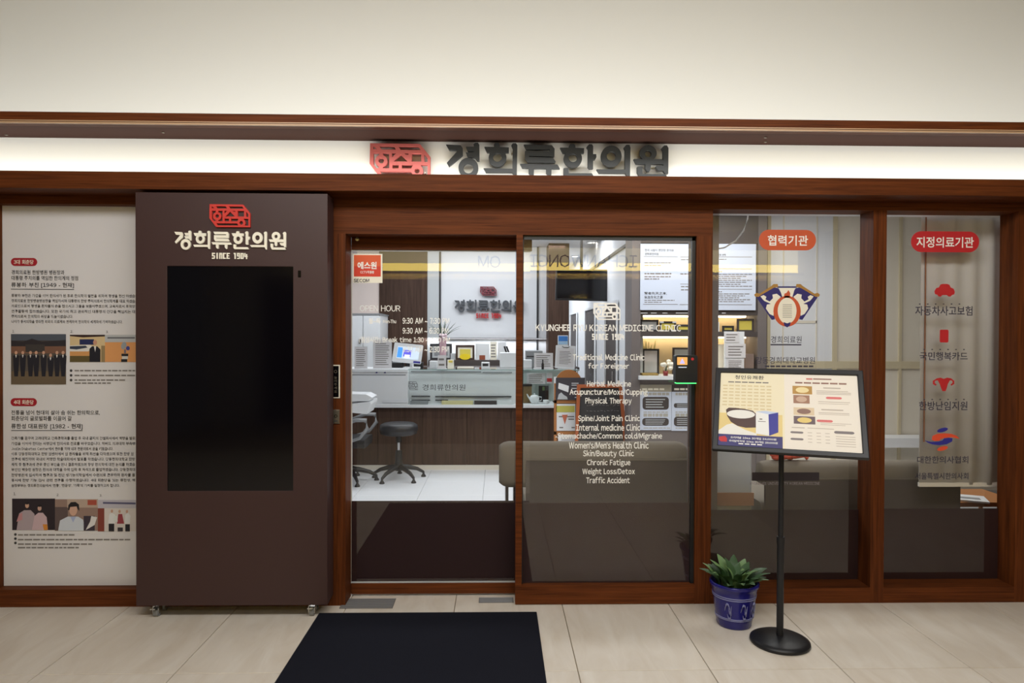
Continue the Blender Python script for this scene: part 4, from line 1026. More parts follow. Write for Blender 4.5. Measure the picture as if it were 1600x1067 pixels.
# small things along the counter top
for (nm_, lab, cat, a, b, c_, d_, Y, dd, m_) in (
    ('card_reader', 'black card reader under the left of the tablet', 'card reader', 611, 562, 630, 576.5, 4.05, .12, 'black_plastic'),
    ('desk_phone', 'low black desk phone right of the tablet foot', 'telephone', 634, 566, 660, 576.5, 4.12, .12, 'black_plastic'),
    ('tissue_box', 'rounded white box beside the tiny tent card', 'box', 671, 564, 683, 576.5, 4.0, .1, 'white_lam'),
    ('price_tent', 'cream card with a yellow heading on the glass top', 'card', 699, 562, 709, 576.5, 3.9, .03, 'cream'),
    ('tray', 'flat pale tray on the glass top in front of the award frame', 'tray', 714, 573.5, 740, 576.5, 3.95, .12, 'beige'),
    ('terminal_box', 'small white payment terminal on the glass top', 'terminal', 752, 566, 765, 576.5, 3.95, .1, 'white_lam'),
    ('storage_box', 'large plain white box behind the counter beside the door stile', 'box', 781, 551, 808, 576.5, 4.2, .2, 'white_lam'),
    ('printer', 'grey office printer behind the counter', 'printer', 822, 548, 848, 576.5, 4.25, .25, 'grey_mid'),
    ('keyboard_tray', 'white rounded desk tray left of the printer', 'tray', 816, 562, 831, 571, 4.1, .1, 'white_lam')):
    t, r = small(nm_, lab, cat, a, b, c_, d_, Y, dd, m_, .006, z=ZT)
    if nm_ == 'price_tent': pbox(701, 563, 707, 566.5, Y - .002, .002).build('heading', 'yellow', t)
    if nm_ == 'terminal_box': pbox(754, 568, 763, 572, Y - .002, .002).build('screen', 'dark_line', t)
    if nm_ == 'printer': pbox(823, 556, 847, 558, Y - .004, .004).build('paper_slot', 'dark_line', t)
    if nm_ == 'card_reader': pbox(613, 564, 628, 567, Y - .003, .003).build('screen', 'grey_mid', t)
    if nm_ == 'desk_phone': pbox(635, 564.5, 643, 566.5, Y + .02, .05).build('handset', 'dark_line', t)
# desk behind the counter carries what stands at counter height there
dk = thing('back_desk', 'dark desk surface behind the reception counter', 'desk', (X(740, 4.3), 4.45, 0))
MB().box(X(637, 4.25), X(905, 4.25), 4.25, 4.6, ZT - .04, ZT).build('desk_top', 'cabinet_dark', dk)
MB().box(X(637, 4.25), X(905, 4.25), 4.56, 4.6, 0, ZT - .04).build('desk_panel', 'cabinet_dark', dk)
c = at(848, 576, 3.86)
t = thing('dropper_bottle', 'small dark glass bottle on the glass top', 'bottle', (c.x, 3.86, ZT))
MB().lathe(c.x, 3.86, [(0, ZT), (.014, ZT), (.015, ZT + .06), (.006, ZT + .075), (.006, ZT + .085)], 14).build('glass_body', mat('bottle_dark', (36, 26, 30), .2), t)
MB().lathe(c.x, 3.86, [(.0075, ZT + .082), (.0075, ZT + .108), (0, ZT + .112)], 12).build('cap', 'black_plastic', t)
# clipboard
c0 = RC(867, 540, 898, 577, 3.95)
t = thing('clipboard', 'white sheet on a white clipboard leaning at the right end of the counter', 'clipboard', ((c0[0] + c0[2]) / 2, 3.97, ZT))
Mc = Matrix.Translation(((c0[0] + c0[2]) / 2, 3.95, ZT + .002)) @ Matrix.Rotation(-.08, 4, 'X') @ Matrix.Rotation(.05, 4, 'Y')
hw2, hz2 = (c0[2] - c0[0]) / 2, c0[3] - ZT
MB(Mc).prism(rrect(-hw2, 0, hw2, hz2, .01), 0, .006).build('board', 'white_lam', t)
MB(Mc).box(-hw2 + .02, hw2 - .02, -.0015, 0, .02, hz2 - .03).build('sheet', 'paper', t)
MB(Mc).tube([(-.04, -.004, hz2 - .01), (-.025, -.008, hz2 - .022), (.025, -.008, hz2 - .022), (.04, -.004, hz2 - .01)], .004, 6).build('clip', 'dark_line', t)
mb = MB(Mc)
for k in range(9): mb.box(-hw2 * .6, hw2 * random.uniform(.3, .6), -.0022, -.0016, hz2 * (.2 + .065 * k), hz2 * (.2 + .065 * k) + .006)
mb.build('print', 'ink_soft', t)
MB().box((c0[0] + c0[2]) / 2 - .03, (c0[0] + c0[2]) / 2 + .03, 3.955, 4.05, ZT, ZT + .008).build('foot', 'white_lam', t)
t, r = small('calendar', 'blue and white desk calendar above the clipboard', 'calendar', 872, 524, 887.5, 576, 4.3, .05, 'white_lam', .002, z=ZT)
pbox(872.5, 525, 887, 533, 4.297, .003).build('picture', 'blue', t); pbox(872.5, 533.5, 887, 538, 4.297, .003).build('date_strip', mat('sky_pale', (170, 206, 236), .6), t)

# ledge on the back wall with framed things
zs = at(750, 563, 5.25).z
lg = thing('wall_ledge', 'dark ledge along the lit back wall behind the counter', 'shelf', (X(765, 5.25), 5.4, zs - .12))
MB().box(X(669, 5.25), X(868, 5.25), 5.25, YB - .035, zs - .12, zs).build('board', 'cabinet_dark', lg)
MB().box(X(669, 5.25), X(868, 5.25), 5.3, YB - .035, 0, zs - .12).build('bracket_panel', 'dark_line', lg)
def stand_frame(label, px0, py0, px1, Y, fm, pm, cm=None, name='picture_frame'):
    x0, z0, x1, z1 = RC(px0, py0, px1, 563, Y); z0 = zs; f_ = .028
    t = thing(name, label, 'frame', ((x0 + x1) / 2, Y, zs))
    MB().prism([(x0, z0), (x1, z0), (x1, z1), (x0, z1)], Y, Y + .02, [[(x0 + f_, z0 + f_), (x1 - f_, z0 + f_), (x1 - f_, z1 - f_), (x0 + f_, z1 - f_)]]).build('frame', fm, t)
    MB().box(x0 + f_ * .5, x1 - f_ * .5, Y + .008, Y + .018, z0 + f_ * .5, z1 - f_ * .5).build('sheet', pm, t)
    if cm: MB().box(x0 + f_ * 2, x1 - f_ * 2, Y + .005, Y + .008, z0 + f_ * 2, z1 - f_ * 2).build('certificate', cm, t)
    MB().box((x0 + x1) / 2 - .02, (x0 + x1) / 2 + .02, Y + .02, Y + .09, zs, zs + .05).build('strut', fm, t)
    return t, (x0, z0, x1, z1)
stand_frame('dark frame with grey print behind the orchid vase', 672, 537, 706, 5.4, 'dark_line', 'grey_lam', 'grey_mid')
t, r = stand_frame('brown award frame with gold certificate and yellow ribbon', 712, 539, 741.5, 5.35, mat('frame_brown', (70, 50, 42), .5), 'cream', 'gold_paper')
mb = MB(); mb.prism(circ((r[0] + r[2]) / 2, r[1] + .045, .075, .04, 20), 5.335, 5.349); mb.build('ribbon', mat('ribbon', (244, 216, 40), .5), t)
for (nm_, lab, a, b, c_, Y, m_, cat) in (('carton', 'white carton with a brown seal right of the award frame', 743, 537, 764.5, 5.4, 'white_lam', 'box'), ('packet', 'slim cream packet on the back ledge', 766, 534, 776, 5.42, 'cream', 'packet'), ('paper_stack', 'white folder standing on the back ledge', 778, 535, 791, 5.44, 'white_lam', 'folder'),
                                     ('flat_box', 'small pale box left of the award frame', 704, 552, 712, 5.38, 'grey_lam', 'box')):
    t, r = small(nm_, lab, cat, a, b, c_, 563, Y, .05, m_, .002, z=zs)
    if nm_ == 'carton': pbox(749, 555, 758, 562, Y - .002, .002).build('seal', mat('seal', (150, 76, 50), .6), t)
    elif nm_ == 'packet': lines(t, r, Y, 'ink_soft', 5)
c = at(797, 563, 5.3)
t = thing('card_stand', 'pair of thin black leaning cards on the back ledge', 'card', (c.x, 5.3, zs))
for k in range(2):
    mm = Matrix.Translation((c.x + .03 * k - .01, 5.3, zs)) @ Matrix.Rotation(-.35, 4, 'Y')
    MB(mm).box(-.012, .012, 0, .06, 0.005, .2).build('card', 'black_plastic', t)
# orchid
c = at(692, 556, 4.4); c.y = 4.4; c.z = ZT
t = thing('orchid_pot', 'spiky green orchid in a tall pink wrapped vase', 'plant', c)
zv = at(692, 527, 4.4).z
MB().lathe(c.x, c.y, [(0, ZT), (.034, ZT), (.038, ZT + .05), (.043, zv - .02), (.05, zv), (.044, zv), (.04, zv - .03), (0, zv - .03)], 24).build('vase', 'pink', t)
mb = MB(); random.seed(3)
for k in range(30):
    a_ = random.uniform(0, 2 * PI); L_ = random.uniform(.14, .28); sp_ = random.uniform(.15, .95)
    pts = []; rad = []
    for i in range(6):
        u = i / 5
        pts.append((c.x + math.cos(a_) * L_ * sp_ * u, c.y + math.sin(a_) * L_ * sp_ * u * .6, zv - .02 + L_ * (u - .42 * sp_ * u * u)))
        rad.append(.0055 * (1 - .85 * u))
    mb.tube(pts, rad, 5)
mb.build('foliage', mat('orchid_green', (70, 92, 72), .55), t)
mb = MB()
for k in range(7): mb.ball((c.x + random.uniform(-.05, .05), c.y - .04 + random.uniform(-.02, .02), zv + random.uniform(-.01, .03)), .02, .015, .018, 8)
mb.build('blossom', mat('blossom', (238, 216, 222), .6), t)

# white wardrobe at far left
a0, a1 = X(520, 4.9), X(593, 4.9)
zw = at(575, 492, 4.9).z
cb_ = thing('white_cabinet', 'tall white cabinet with two doors at the left behind the counter', 'cabinet', ((a0 + a1) / 2, 5.2, 0))
MB().box(a0, a1, 4.92, 5.55, 0, zw).build('body', 'white_lam', cb_)
MB().box(a0, a1 + .01, 4.9, 5.56, zw, zw + .02).build('top', 'grey_mid', cb_)
xm = X(567, 4.9)
for u0, u1 in ((a0, xm - .004), (xm + .004, a1)):
    d_ = MB().box(u0 + .003, u1 - .003, 4.9, 4.92, .05, zw - .01).build('door', 'white_lam', cb_)
p = at(562.5, 531, 4.9); MB().box(p.x - .012, p.x + .012, 4.885, 4.9, p.z - .05, p.z + .01).build('hook', 'dark_line', cb_)

# white machine at the low left
x0, z0, x1, z1 = RC(530, 624, 584, 642, 2.45)
t = thing('low_desk', 'white low desk end at the left inside the sliding door', 'desk', ((x0 + x1) / 2, 2.62, 0))
MB().prism([(x0, z0 - .005), (x0 + .25, z0 - .03), (x1 - .03, z0 + .06), (x1 - .03, z0 + .085), (x0, z0 + .05)], 2.45, 2.8).build('top', 'white_lam', t)
MB().box(x0, x0 + .05, 2.47, 2.78, 0, z0 + .02).build('leg_panel', 'white_lam', t)
t2 = thing('blood_pressure_monitor', 'pale grey sloping machine on the low white desk', 'machine', (x0 + .15, 2.6, z0 + .087))
MB().prism([(x0 + .02, z0 + .087), (x1 - .05, z0 + .087), (x1 - .02, z0 + .12), (x1 - .08, z0 + .15), (x0 + .02, z0 + .155)], 2.48, 2.74).build('housing', 'white_lam', t2)
pbox(552, 631, 577, 635, 2.478, .004).build('cuff_slot', 'grey_mid', t2)

# ------------------------------------------------------------------ stool and office chair
def star_base(cx, cy, R_, t, m_, rot, z0=.0, hub=.10):
    for k in range(5):
        a_ = rot + 2 * PI * k / 5; ca, sa = math.cos(a_), math.sin(a_)
        lg_ = MB().tube([(cx, cy, hub + .03), (cx + ca * R_ * .35, cy + sa * R_ * .35, hub + .02), (cx + ca * R_ * .75, cy + sa * R_ * .75, hub - .01), (cx + ca * R_, cy + sa * R_, .05)], [.03, .026, .02, .014], 10).build('leg', m_, t)
        MB().lathe(cx + ca * R_, cy + sa * R_, [(0, 0), (.026, 0), (.026, .01), (.012, .03), (.01, .055), (0, .055)], 12).build('glide', 'black_plastic', lg_)
g = ground(623, 748)
t = thing('stool', 'round black padded stool on a five star base in front of the counter', 'stool', (g.x, g.y, 0))
zse = at(620, 661, g.y).z
MB().lathe(g.x, g.y, [(0, zse - .12), (.15, zse - .12), (.19, zse - .105), (.2, zse - .06), (.195, zse - .02), (.16, zse), (0, zse + .004)], 36).build('seat', mat('vinyl_black', (34, 35, 40), .4), t)
MB().tube([(g.x, g.y, zse - .2), (g.x, g.y, zse - .11)], .03, 14).build('seat_plate', 'black_plastic', t)
MB().tube([(g.x, g.y, .24), (g.x, g.y, zse - .14)], .014, 12).build('gas_lift', 'chrome', t)
MB().tube([(g.x, g.y, .09), (g.x, g.y, .30)], [.045, .032], 16).build('column', 'black_plastic', t)
star_base(g.x, g.y, .27, t, 'black_plastic', .42)
g2 = ground(545, 752)
t = thing('office_chair', 'black office chair with curved grey armrests beside the door edge', 'chair', (g2.x, g2.y, 0))
fab = mat('mesh_black', (34, 34, 38), .8)
zk = .46
MB().prism_x(rrect(g2.y - .22, zk - .09, g2.y + .22, zk, .035), g2.x - .22, g2.x + .2, True).build('seat', fab, t)
MB(Matrix.Translation((g2.x - .2, g2.y, zk)) @ Matrix.Rotation(-.18, 4, 'Y')).prism_x(rrect(-.21, .04, .21, .55, .06), -.03, .03, True).build('backrest', fab, t)
MB().tube([(g2.x - .2, g2.y, zk - .06), (g2.x - .26, g2.y, zk + .1), (g2.x - .24, g2.y, zk + .3)], .02, 8).build('back_support', 'black_plastic', t)
for s in (-1, 1):
    yy = g2.y + s * .25
    MB().tube([(g2.x - .05, yy, zk - .05), (g2.x + .16, yy, zk + .02), (g2.x + .24, yy, zk + .12), (g2.x + .22, yy, zk + .2), (g2.x + .12, yy, zk + .2), (g2.x - .1, yy, zk + .12), (g2.x - .2, yy, zk - .02)], [.014, .016, .02, .022, .02, .016, .012], 10).build('armrest', 'grey_mid', t)
MB().tube([(g2.x, g2.y, .08), (g2.x, g2.y, zk - .08)], .028, 12).build('column', 'chrome', t)
star_base(g2.x, g2.y, .28, t, 'black_plastic', .2)

# ------------------------------------------------------------------ hanging monitor
x0, z0, x1, z1 = RC(868, 421, 960, 470, 4.2)
t = thing('hanging_monitor', 'large black monitor hanging from the clinic ceiling on a pole', 'monitor', ((x0 + x1) / 2, 4.22, z0))
Mv = Matrix.Translation(((x0 + x1) / 2, 4.2, (z0 + z1) / 2)) @ Matrix.Rotation(.0, 4, 'Y')
hx, hz = (x1 - x0) / 2, (z1 - z0) / 2
MB(Mv).prism([(-hx, -hz + .01), (hx - .035, -hz - .005), (hx, hz), (-hx + .01, hz)], 0, .06).build('screen_housing', 'black_plastic', t)
MB(Mv).prism([(-hx + .02, -hz + .03), (hx - .05, -hz + .02), (hx - .02, hz - .015), (-hx + .025, hz - .015)], -.002, 0).build('screen', 'black_gloss', t)
xp = X(908.5, 4.25, 400)
MB().tube([(xp, 4.25, z1 - .1), (xp, 4.25, ZC)], .018, 12).build('pole', 'black_metal', t)
MB().box(xp - .05, xp + .05, 4.2, 4.3, ZC - .02, ZC).build('ceiling_plate', 'black_metal', t)
MB().box(xp - .04, xp + .04, 4.25, 4.28, z1 - .2, z1 - .02).build('mount', 'black_metal', t)

# ------------------------------------------------------------------ shelf unit
YH = 2.6
su = thing('shelf_unit', 'taupe wall unit with warm lit shelves and a white notice board', 'shelf', (X(1090, YH), 2.8, 0))
ux0, ux1, ux2, ux3 = X(986, YH), X(1000, YH), X(1183, YH), X(1197, YH)
zA, zB, zC, zD, zE = [at(1090, y, YH).z for y in (380, 486, 518, 526, 587)]
zA1 = at(1090, 492, YH).z
YI = YH + .32
MB().box(ux0, ux1, YH, YI, 0, ZC).build('side_panel', 'cabinet_taupe', su)
MB().box(ux2, ux3, YH, YI, 0, ZC).build('side_panel', 'cabinet_taupe', su)
MB().box(ux1, ux2, YI, YI + .02, 0, ZC).build('back_panel', 'shelf_back', su)
MB().box(ux1, ux2, YH, YI, zA, ZC).build('top_panel', 'cabinet_dark', su)
MB().box(ux1, ux2, YH + .01, YI, zA1, zA).build('board_box', 'cabinet_dark', su)
MB().box(ux1, ux2, YH, YI, zD, zC).build('shelf_board', 'cabinet_dark', su)
for z_ in (zA1, zD): MB().box(ux1 + .01, ux2 - .03, YI - .10, YI - .03, z_ - .016, z_).build('led_strip', 'led', su)
for a, b, c_ in ((1001, 1012, 0), (1017, 1026, 0), (1035, 1043, 0), (1056, 1077, 1), (1115, 1119, 0), (1128, 1134, 0)): pbox(a, 488.4, b, 489.6, YH + .008, .003).build('light_mark', 'white_lam', su)  # small white lights drawn as plain white strips on the dark board
MB().box(ux1 - .02, ux2, YH - .06, YI, zE - .035, zE).build('ledge', 'white_lam', su)
MB().box(ux1, ux2, YH + .02, YI, 0, zE - .035).build('lower_panel', 'cabinet_taupe', su)
MB().box(ux1, ux2, YH + .015, YH + .02, at(1090, 592, YH).z, at(1090, 590, YH).z).build('joint_line', 'dark_line', su)
# notice boards on the unit
def notice(label, r, Y, rows, heads):
    x0, z0, x1, z1 = RC(*r, Y)
    t = thing('notice_board', label, 'notice', ((x0 + x1) / 2, Y, z0))
    MB().box(x0, x1, Y, Y + .009, z0, z1).build('sheet', mat('board_blue', (206, 214, 230), .5), t)
    mb = MB()
    for s_, a, b, c_, d_ in heads: ptext(mb, s_, a, b, c_, d_, Y - .001, bold=.01)
    mb.build('lettering', 'ink', t)
    mb = MB()
    for a, b, y, h in rows:
        x = a
        if h < 1:
            pbox(a, y, b, y + h, Y - .001, .0008, mb); continue
        while x < b - 1:
            l = random.uniform(3, 9); pbox(x, y, min(b, x + l), y + h, Y - .001, .0008, mb); x += l + 1.1
    mb.build('print', 'ink_soft', t)
notice('large white notice board at the upper left of the shelf unit', (1000.5, 381, 1097, 484.5), YH - .012,
       [(1006, 1059, 400.5, .8), (1063, 1095, 401, .8), (1007, 1048, 410, 1.4), (1007, 1033, 414, 1.4), (1064, 1090, 405, 1.4), (1007, 1049, 426.5, 2), (1007, 1048, 431.5, 1.6), (1007, 1030, 435, 1.6), (1063, 1090, 427, 1.8), (1063, 1095, 443.5, .8), (1064, 1090, 447, 1.6), (1064, 1090, 452, 1.6), (1007, 1054, 468.5, 1.2), (1007, 1034, 471.5, 1.2), (1005, 1059, 475, .8), (1062, 1095, 475.5, .8)],
       [('한국 사람이 편안한 한의원', 1007.5, 389, 1052.5, 393), ('경희류한의원', 1007.5, 395, 1029, 398.8), ('腎者先天之本,', 1007, 456, 1042, 460.5), ('氣血生化之源', 1007, 462, 1035.5, 466.5)])
notice('large white notice board at the upper right of the shelf unit', (1097.5, 381, 1181, 484.5), YH - .012,
       [(1117, 1175, 401, .8), (1118, 1135, 404.5, 1.3), (1116, 1175, 419.5, .9), (1117, 1128, 423.5, 1.6)] + [(1118 + 4 * (k % 2), 1175 - 9 * (k % 3), 428 + 3.1 * k, 1.3) for k in range(7)] + [(1117, 1175, 451.5, .8), (1117, 1128, 455, 1.6)] + [(1118 + 4 * (k % 2), 1172 - 8 * (k % 3), 458.5 + 3 * k, 1.3) for k in range(5)] + [(1117, 1175, 475.5, .9)],
       [('경희류 연혁', 1118, 396.5, 1134, 400)])
# lower posters
def lower_poster(label, r, head, blocks, name='wall_notice'):
    Y = YH + .012
    x0, z0, x1, z1 = RC(*r, Y)
    t = thing(name, label, 'notice', ((x0 + x1) / 2, Y, z0))
    MB().box(x0, x1, Y, Y + .007, z0, z1).build('sheet', 'board_blue', t)
    pbox(r[0], r[1], r[2], r[1] + 11, Y - .001, .001).build('header', head, t)
    mb = MB()
    for k in range(4): pbox(r[0] + 4 + 9 * k, r[1] + 5.5, min(r[2] - 1, r[0] + 11.5 + 9 * k), r[1] + 8.5, Y - .002, .001, mb)
    mb.build('heading_print', 'cream', t)
    for (a, b, c_, d_) in blocks:
        q_ = RC(a, b, c_, d_, Y - .001); o = MB().prism(rrect(*q_, min(.03, (q_[3] - q_[1]) * .4)), Y - .001, Y).build('text_block', 'cabinet_dark', t)
        lines(o, q_, Y - .001, 'grey_lam', 4)
    mb = MB()
    for yy, hh_ in ((613.5, 4), (643, 1.6), (646, 5), (668, 1.4)):
        x = r[0] + 6
        while x < r[2] - 5: l = random.uniform(3, 8); pbox(x, yy, min(r[2] - 2, x + l), yy + hh_, Y - .001, .0008, mb); x += l + 1
    mb.build('print', mat('print_stone', (178, 174, 164), .7), t)
lower_poster('white wall notice with a beige heading and two dark rounded blocks', (999.5, 601, 1049, 672), mat('khaki_head', (168, 160, 142), .7), [(1004, 620, 1045, 640), (1003.5, 653, 1045, 665)])
lower_poster('white wall notice with a dark heading right of the beige headed one', (1049.5, 601, 1097, 673), 'cabinet_dark', [(1053, 630, 1092, 637), (1053, 651, 1092, 666)])
# things on the shelves
def shelf_frame(label, r, Y, zf, fm, pm, name='plaque', lean=0):
    x0, z0, x1, z1 = RC(*r, Y); z0 = zf; f_ = .018
    t = thing(name, label, 'frame', ((x0 + x1) / 2, Y, zf))
    MB().prism([(x0, z0), (x1, z0), (x1, z1), (x0, z1)], Y, Y + .02, [[(x0 + f_, z0 + f_), (x1 - f_, z0 + f_), (x1 - f_, z1 - f_), (x0 + f_, z1 - f_)]]).build('frame', fm, t)
    MB().box(x0 + f_ * .6, x1 - f_ * .6, Y + .006, Y + .018, z0 + f_ * .6, z1 - f_ * .6).build('sheet', pm, t)
    return t, (x0, z0, x1, z1)
shelf_frame('dark framed grey certificate at the left of the upper lit shelf', (1000.5, 499.5, 1029, 518), YH + .08, zC, 'dark_line', 'grey_lam')
t, r = shelf_frame('black plaque with a gold centre and white corners on the upper lit shelf', (1031, 502, 1056.5, 519), YH + .06, zC, 'dark_line', 'gold_paper')
for u, v in ((0, 0), (1, 0), (0, 1), (1, 1)):
    xx, zz = r[0] + u * (r[2] - r[0]), r[1] + v * (r[3] - r[1]); MB().box(xx - .018 + .018 * (1 - 2 * u), xx + .018 * (1 - u) * 2 - .0, YH + .056, YH + .06, zz - .016 * v, zz + .016 * (1 - v)).build('corner', 'white_lam', t)
shelf_frame('black plaque with a yellow sheet beside the door post', (1057, 507, 1084, 519.5), YH + .05, zC, 'dark_line', 'gold_paper')
shelf_frame('white card on the upper lit shelf right of the door post', (1112, 503, 1124, 520), YH + .06, zC, 'white_lam', 'paper')
shelf_frame('low plaque with a yellow sheet in the middle of the upper lit shelf', (1129, 509, 1147, 520), YH + .1, zC, 'dark_line', 'gold_paper')
shelf_frame('brown plaque box with a yellow lower half at the right of the upper lit shelf', (1152, 498, 1178, 520), YH + .06, zC, 'cabinet_dark', 'gold_paper')
shelf_frame('dark framed white certificate on the lower lit shelf', (1004, 545, 1030, 587), YH + .2, zE, 'dark_line', 'paper', 'certificate')
shelf_frame('dark frame behind the access terminal on the lower lit shelf', (1051, 543, 1080, 587), YH + .24, zE, 'cabinet_dark', 'grey_lam', 'certificate')
x0, z0, x1, z1 = RC(1000.5, 565, 1032, 587, YH); t = thing('acrylic_case', 'clear acrylic case on the white ledge of the shelf unit', 'case', ((x0 + x1) / 2, YH + .05, zE))
MB().box(x0, x1, YH - .02, YH + .15, zE, z1).build('cover', 'glass_case', t); MB().box(x0 + .02, x1 - .02, YH + .0, YH + .13, zE + .001, zE + .02).build('tray', mat('herb_gold', (170, 140, 80), .8, noise=.4, nscale=90), t)
c = at(1040, 588, YH - .02)
t = thing('flower_vase', 'white flowers in a small red pot on the white ledge', 'plant', (c.x, YH - .02, zE))
MB().lathe(c.x, YH - .02, [(0, zE), (.02, zE), (.026, zE + .045), (.02, zE + .045), (0, zE + .04)], 16).build('pot', mat('pot_red', (140, 46, 46), .5), t)
random.seed(5)
for k in range(9):
    zz = zE + random.uniform(.06, .14); MB().ball((c.x + random.uniform(-.035, .06), YH - .02 + random.uniform(-.03, .03), zz), .024, .02, .02, 8).build('flower', 'cream', t)
    
MB().tube([(c.x, YH - .02, zE + .04), (c.x + .01, YH - .02, zE + .1)], .006, 6).build('stem', 'plant_green', t)
c = at(1014, 548, YH + .27)
t = thing('dried_grass', 'dried grass bunch behind the framed certificate on the lower lit shelf', 'plant', (c.x, YH + .27, zE))
mb = MB()
for k in range(16): xx = c.x + random.uniform(-.07, .07); mb.tube([(c.x + (xx - c.x) * .3, YH + .27, zE), (xx, YH + .27, zE + random.uniform(.26, .34))], [.003, .005], 5)
mb.build('stalks', mat('straw', (170, 160, 110), .8), t)
for (nm_, lab, cat, r_, Y, d_, m_) in (('carton', 'cream carton at the left of the lower shelf seen through the crest window', 'box', (1114, 538, 1134, 587), YH + .05, .15, 'cream'), ('leaflet_holder', 'white leaflet holder with stacked sheets in front of the lit shelf', 'leaflets', (1133, 518, 1163, 587), YH - .05, .04, 'white_lam'),
                                ('brown_box', 'brown box right of the white leaflet holder', 'box', (1164, 553, 1178, 587), YH + .02, .12, mat('box_brown', (142, 122, 112), .7))):
    t, r = small(nm_, lab, cat, *r_, Y, d_, m_, .002, z=zE)
    if nm_ == 'leaflet_holder':
        for a, b, c_, e_, k in ((1132, 519, 1155, 535, 0), (1134, 537, 1165, 559, 1), (1135, 561, 1162, 577, 2)):
            o = pbox(a, b, c_, e_, Y - .004 - .002 * k, .002).build('sheet', 'paper', t); lines(o, RC(a, b, c_, e_, Y - .004 - .002 * k), Y - .004 - .002 * k, 'ink_soft', 3 + k)

# ------------------------------------------------------------------ boards standing in front of the counter
YG = 3.1
x0, z0, x1, z1 = RC(866, 590, 914, 690, YG)
t = thing('brochure_stand', 'wooden brochure stand with round top and framed leaflets before the counter', 'brochure stand', ((x0 + x1) / 2, YG + .1, 0))
cx_, zc_ = at(888.5, 598, YG + .1).x, at(888, 598, YG + .1).z
MB().prism(circ(cx_, zc_, abs(X(909, YG + .1) - X(868, YG + .1)) / 2, n=36), YG + .09, YG + .11).build('round_top', 'oak', t)
MB().box(x0, x0 + .025, YG, YG + .03, 0, zc_).build('leg', 'oak', t); MB().box(x1 - .025, x1, YG, YG + .03, 0, z1 - .2).build('leg', 'oak', t)
MB().box(x0, x1, YG, YG + .03, at(890, 630, YG).z, at(890, 625, YG).z).build('rail', 'oak', t)
MB().box(x0, x1, YG, YG + .03, at(890, 679, YG).z, at(890, 674, YG).z).build('rail', 'oak', t)
MB().box(x0, x1, YG + .03, YG + .045, .2, at(890, 626, YG).z).build('back_board', 'oak', t)
pbox(865.5, 589, 870, 625, YG + .05, .02).build('upright', 'white_lam', t)
lf = pbox(868.5, 590, 914, 625, YG - .01, .006).build('leaflet', mat('leaflet_dark', (64, 60, 66), .6), t)
MB().prism(ppoly([(873, 598), (889, 603), (888, 613), (872, 607)], YG - .012), YG - .0125, YG - .0105).build('picture', 'white_lam', lf)
mb = MB()
for a, b, y in ((893, 904, 598), (893, 901, 601), (893, 910, 606), (893, 906, 611), (898, 911, 620)): pbox(a, y, b, y + 1.6, YG - .012, .001, mb)
mb.build('print', 'grey_lam', lf)
MB().prism(ppoly([(871, 624), (873, 616), (877, 613), (881, 617), (886, 620), (887, 624)], YG - .012), YG - .0125, YG - .0105).build('picture', 'grey_lam', lf)
lf = pbox(868, 631, 899, 673, YG + .002, .006).build('leaflet', 'white_lam', t)
pbox(869, 634, 898, 644, YG - .0, .001).build('picture', mat('olive_head', (196, 190, 92), .6), lf)
MB().prism(ppoly([(878, 648), (887, 648), (882.5, 663)], YG), YG - .001, YG + .001).build('picture', mat('salmon', (200, 112, 84), .6), lf)
mb = MB()
for a, b, y in ((873, 879, 650), (886, 897, 650), (888, 897, 654), (874, 880, 667), (893, 898, 667)): pbox(a, y, b, y + 1.8, YG, .001, mb)
mb.build('print', 'ink_soft', lf)
lf = pbox(900, 631, 908.5, 673, YG + .002, .006).build('leaflet', 'white_lam', t); pbox(900.5, 633, 908, 644, YG, .001).build('picture', 'grey_mid', lf); pbox(900.5, 649, 906, 656, YG, .001).build('picture', 'ink_soft', lf)
lf = pbox(872, 679, 914, 720, YG - .004, .004).build('leaflet', 'white_lam', t); lines(lf, RC(872, 679, 914, 720, YG - .004), YG - .004, 'ink_soft', 12)
# chalkboard
YQ = 2.95
t = thing('chalkboard', 'standing chalkboard with an orange brown frame and faint handwriting', 'chalkboard', (at(942, 690, YQ).x, YQ, 0))
Zf = lambda px, py: at(px, py, YQ)
a_, b_ = Zf(902, 601), Zf(972, 601); c_ = at(982, 740, YQ)
lw = .032
outer = [(a_.x - .03, .12), (c_.x + .02, .12), (b_.x, b_.z), (a_.x, a_.z)]
inner = [(a_.x, .16), (c_.x - .02, .16), (b_.x - lw, b_.z - lw), (a_.x + lw, a_.z - lw)]
MB().prism(outer, YQ, YQ + .03, [inner]).build('frame', 'orange_frame', t)
MB().prism(inner, YQ + .012, YQ + .025).build('slate', 'chalk', t)
mb = MB(); random.seed(11)
for k in range(9):
    y = 609 + 8.2 * k; x = 917
    while x < 966:
        l = random.uniform(2, 5); p1, p2_ = at(x, y + random.uniform(-1, 1), YQ), at(x + l, y + random.uniform(-1.4, 1.4), YQ)
        mb.tube([(p1.x, YQ + .011, p1.z), (p2_.x, YQ + .011, p2_.z)], .0035, 4); x += l + random.uniform(1, 2.4)
mb.build('handwriting', mat('chalk_grey', (112, 108, 106), .9), t)
for xx in (a_.x, c_.x - .03): MB().box(xx, xx + .03, YQ, YQ + .03, 0, .13).build('leg', 'orange_frame', t)
MB().tube([((a_.x + c_.x) / 2, YQ + .03, b_.z - .1), ((a_.x + c_.x) / 2, YQ + .4, 0.01)], .015, 8).build('rear_strut', 'orange_frame', t)

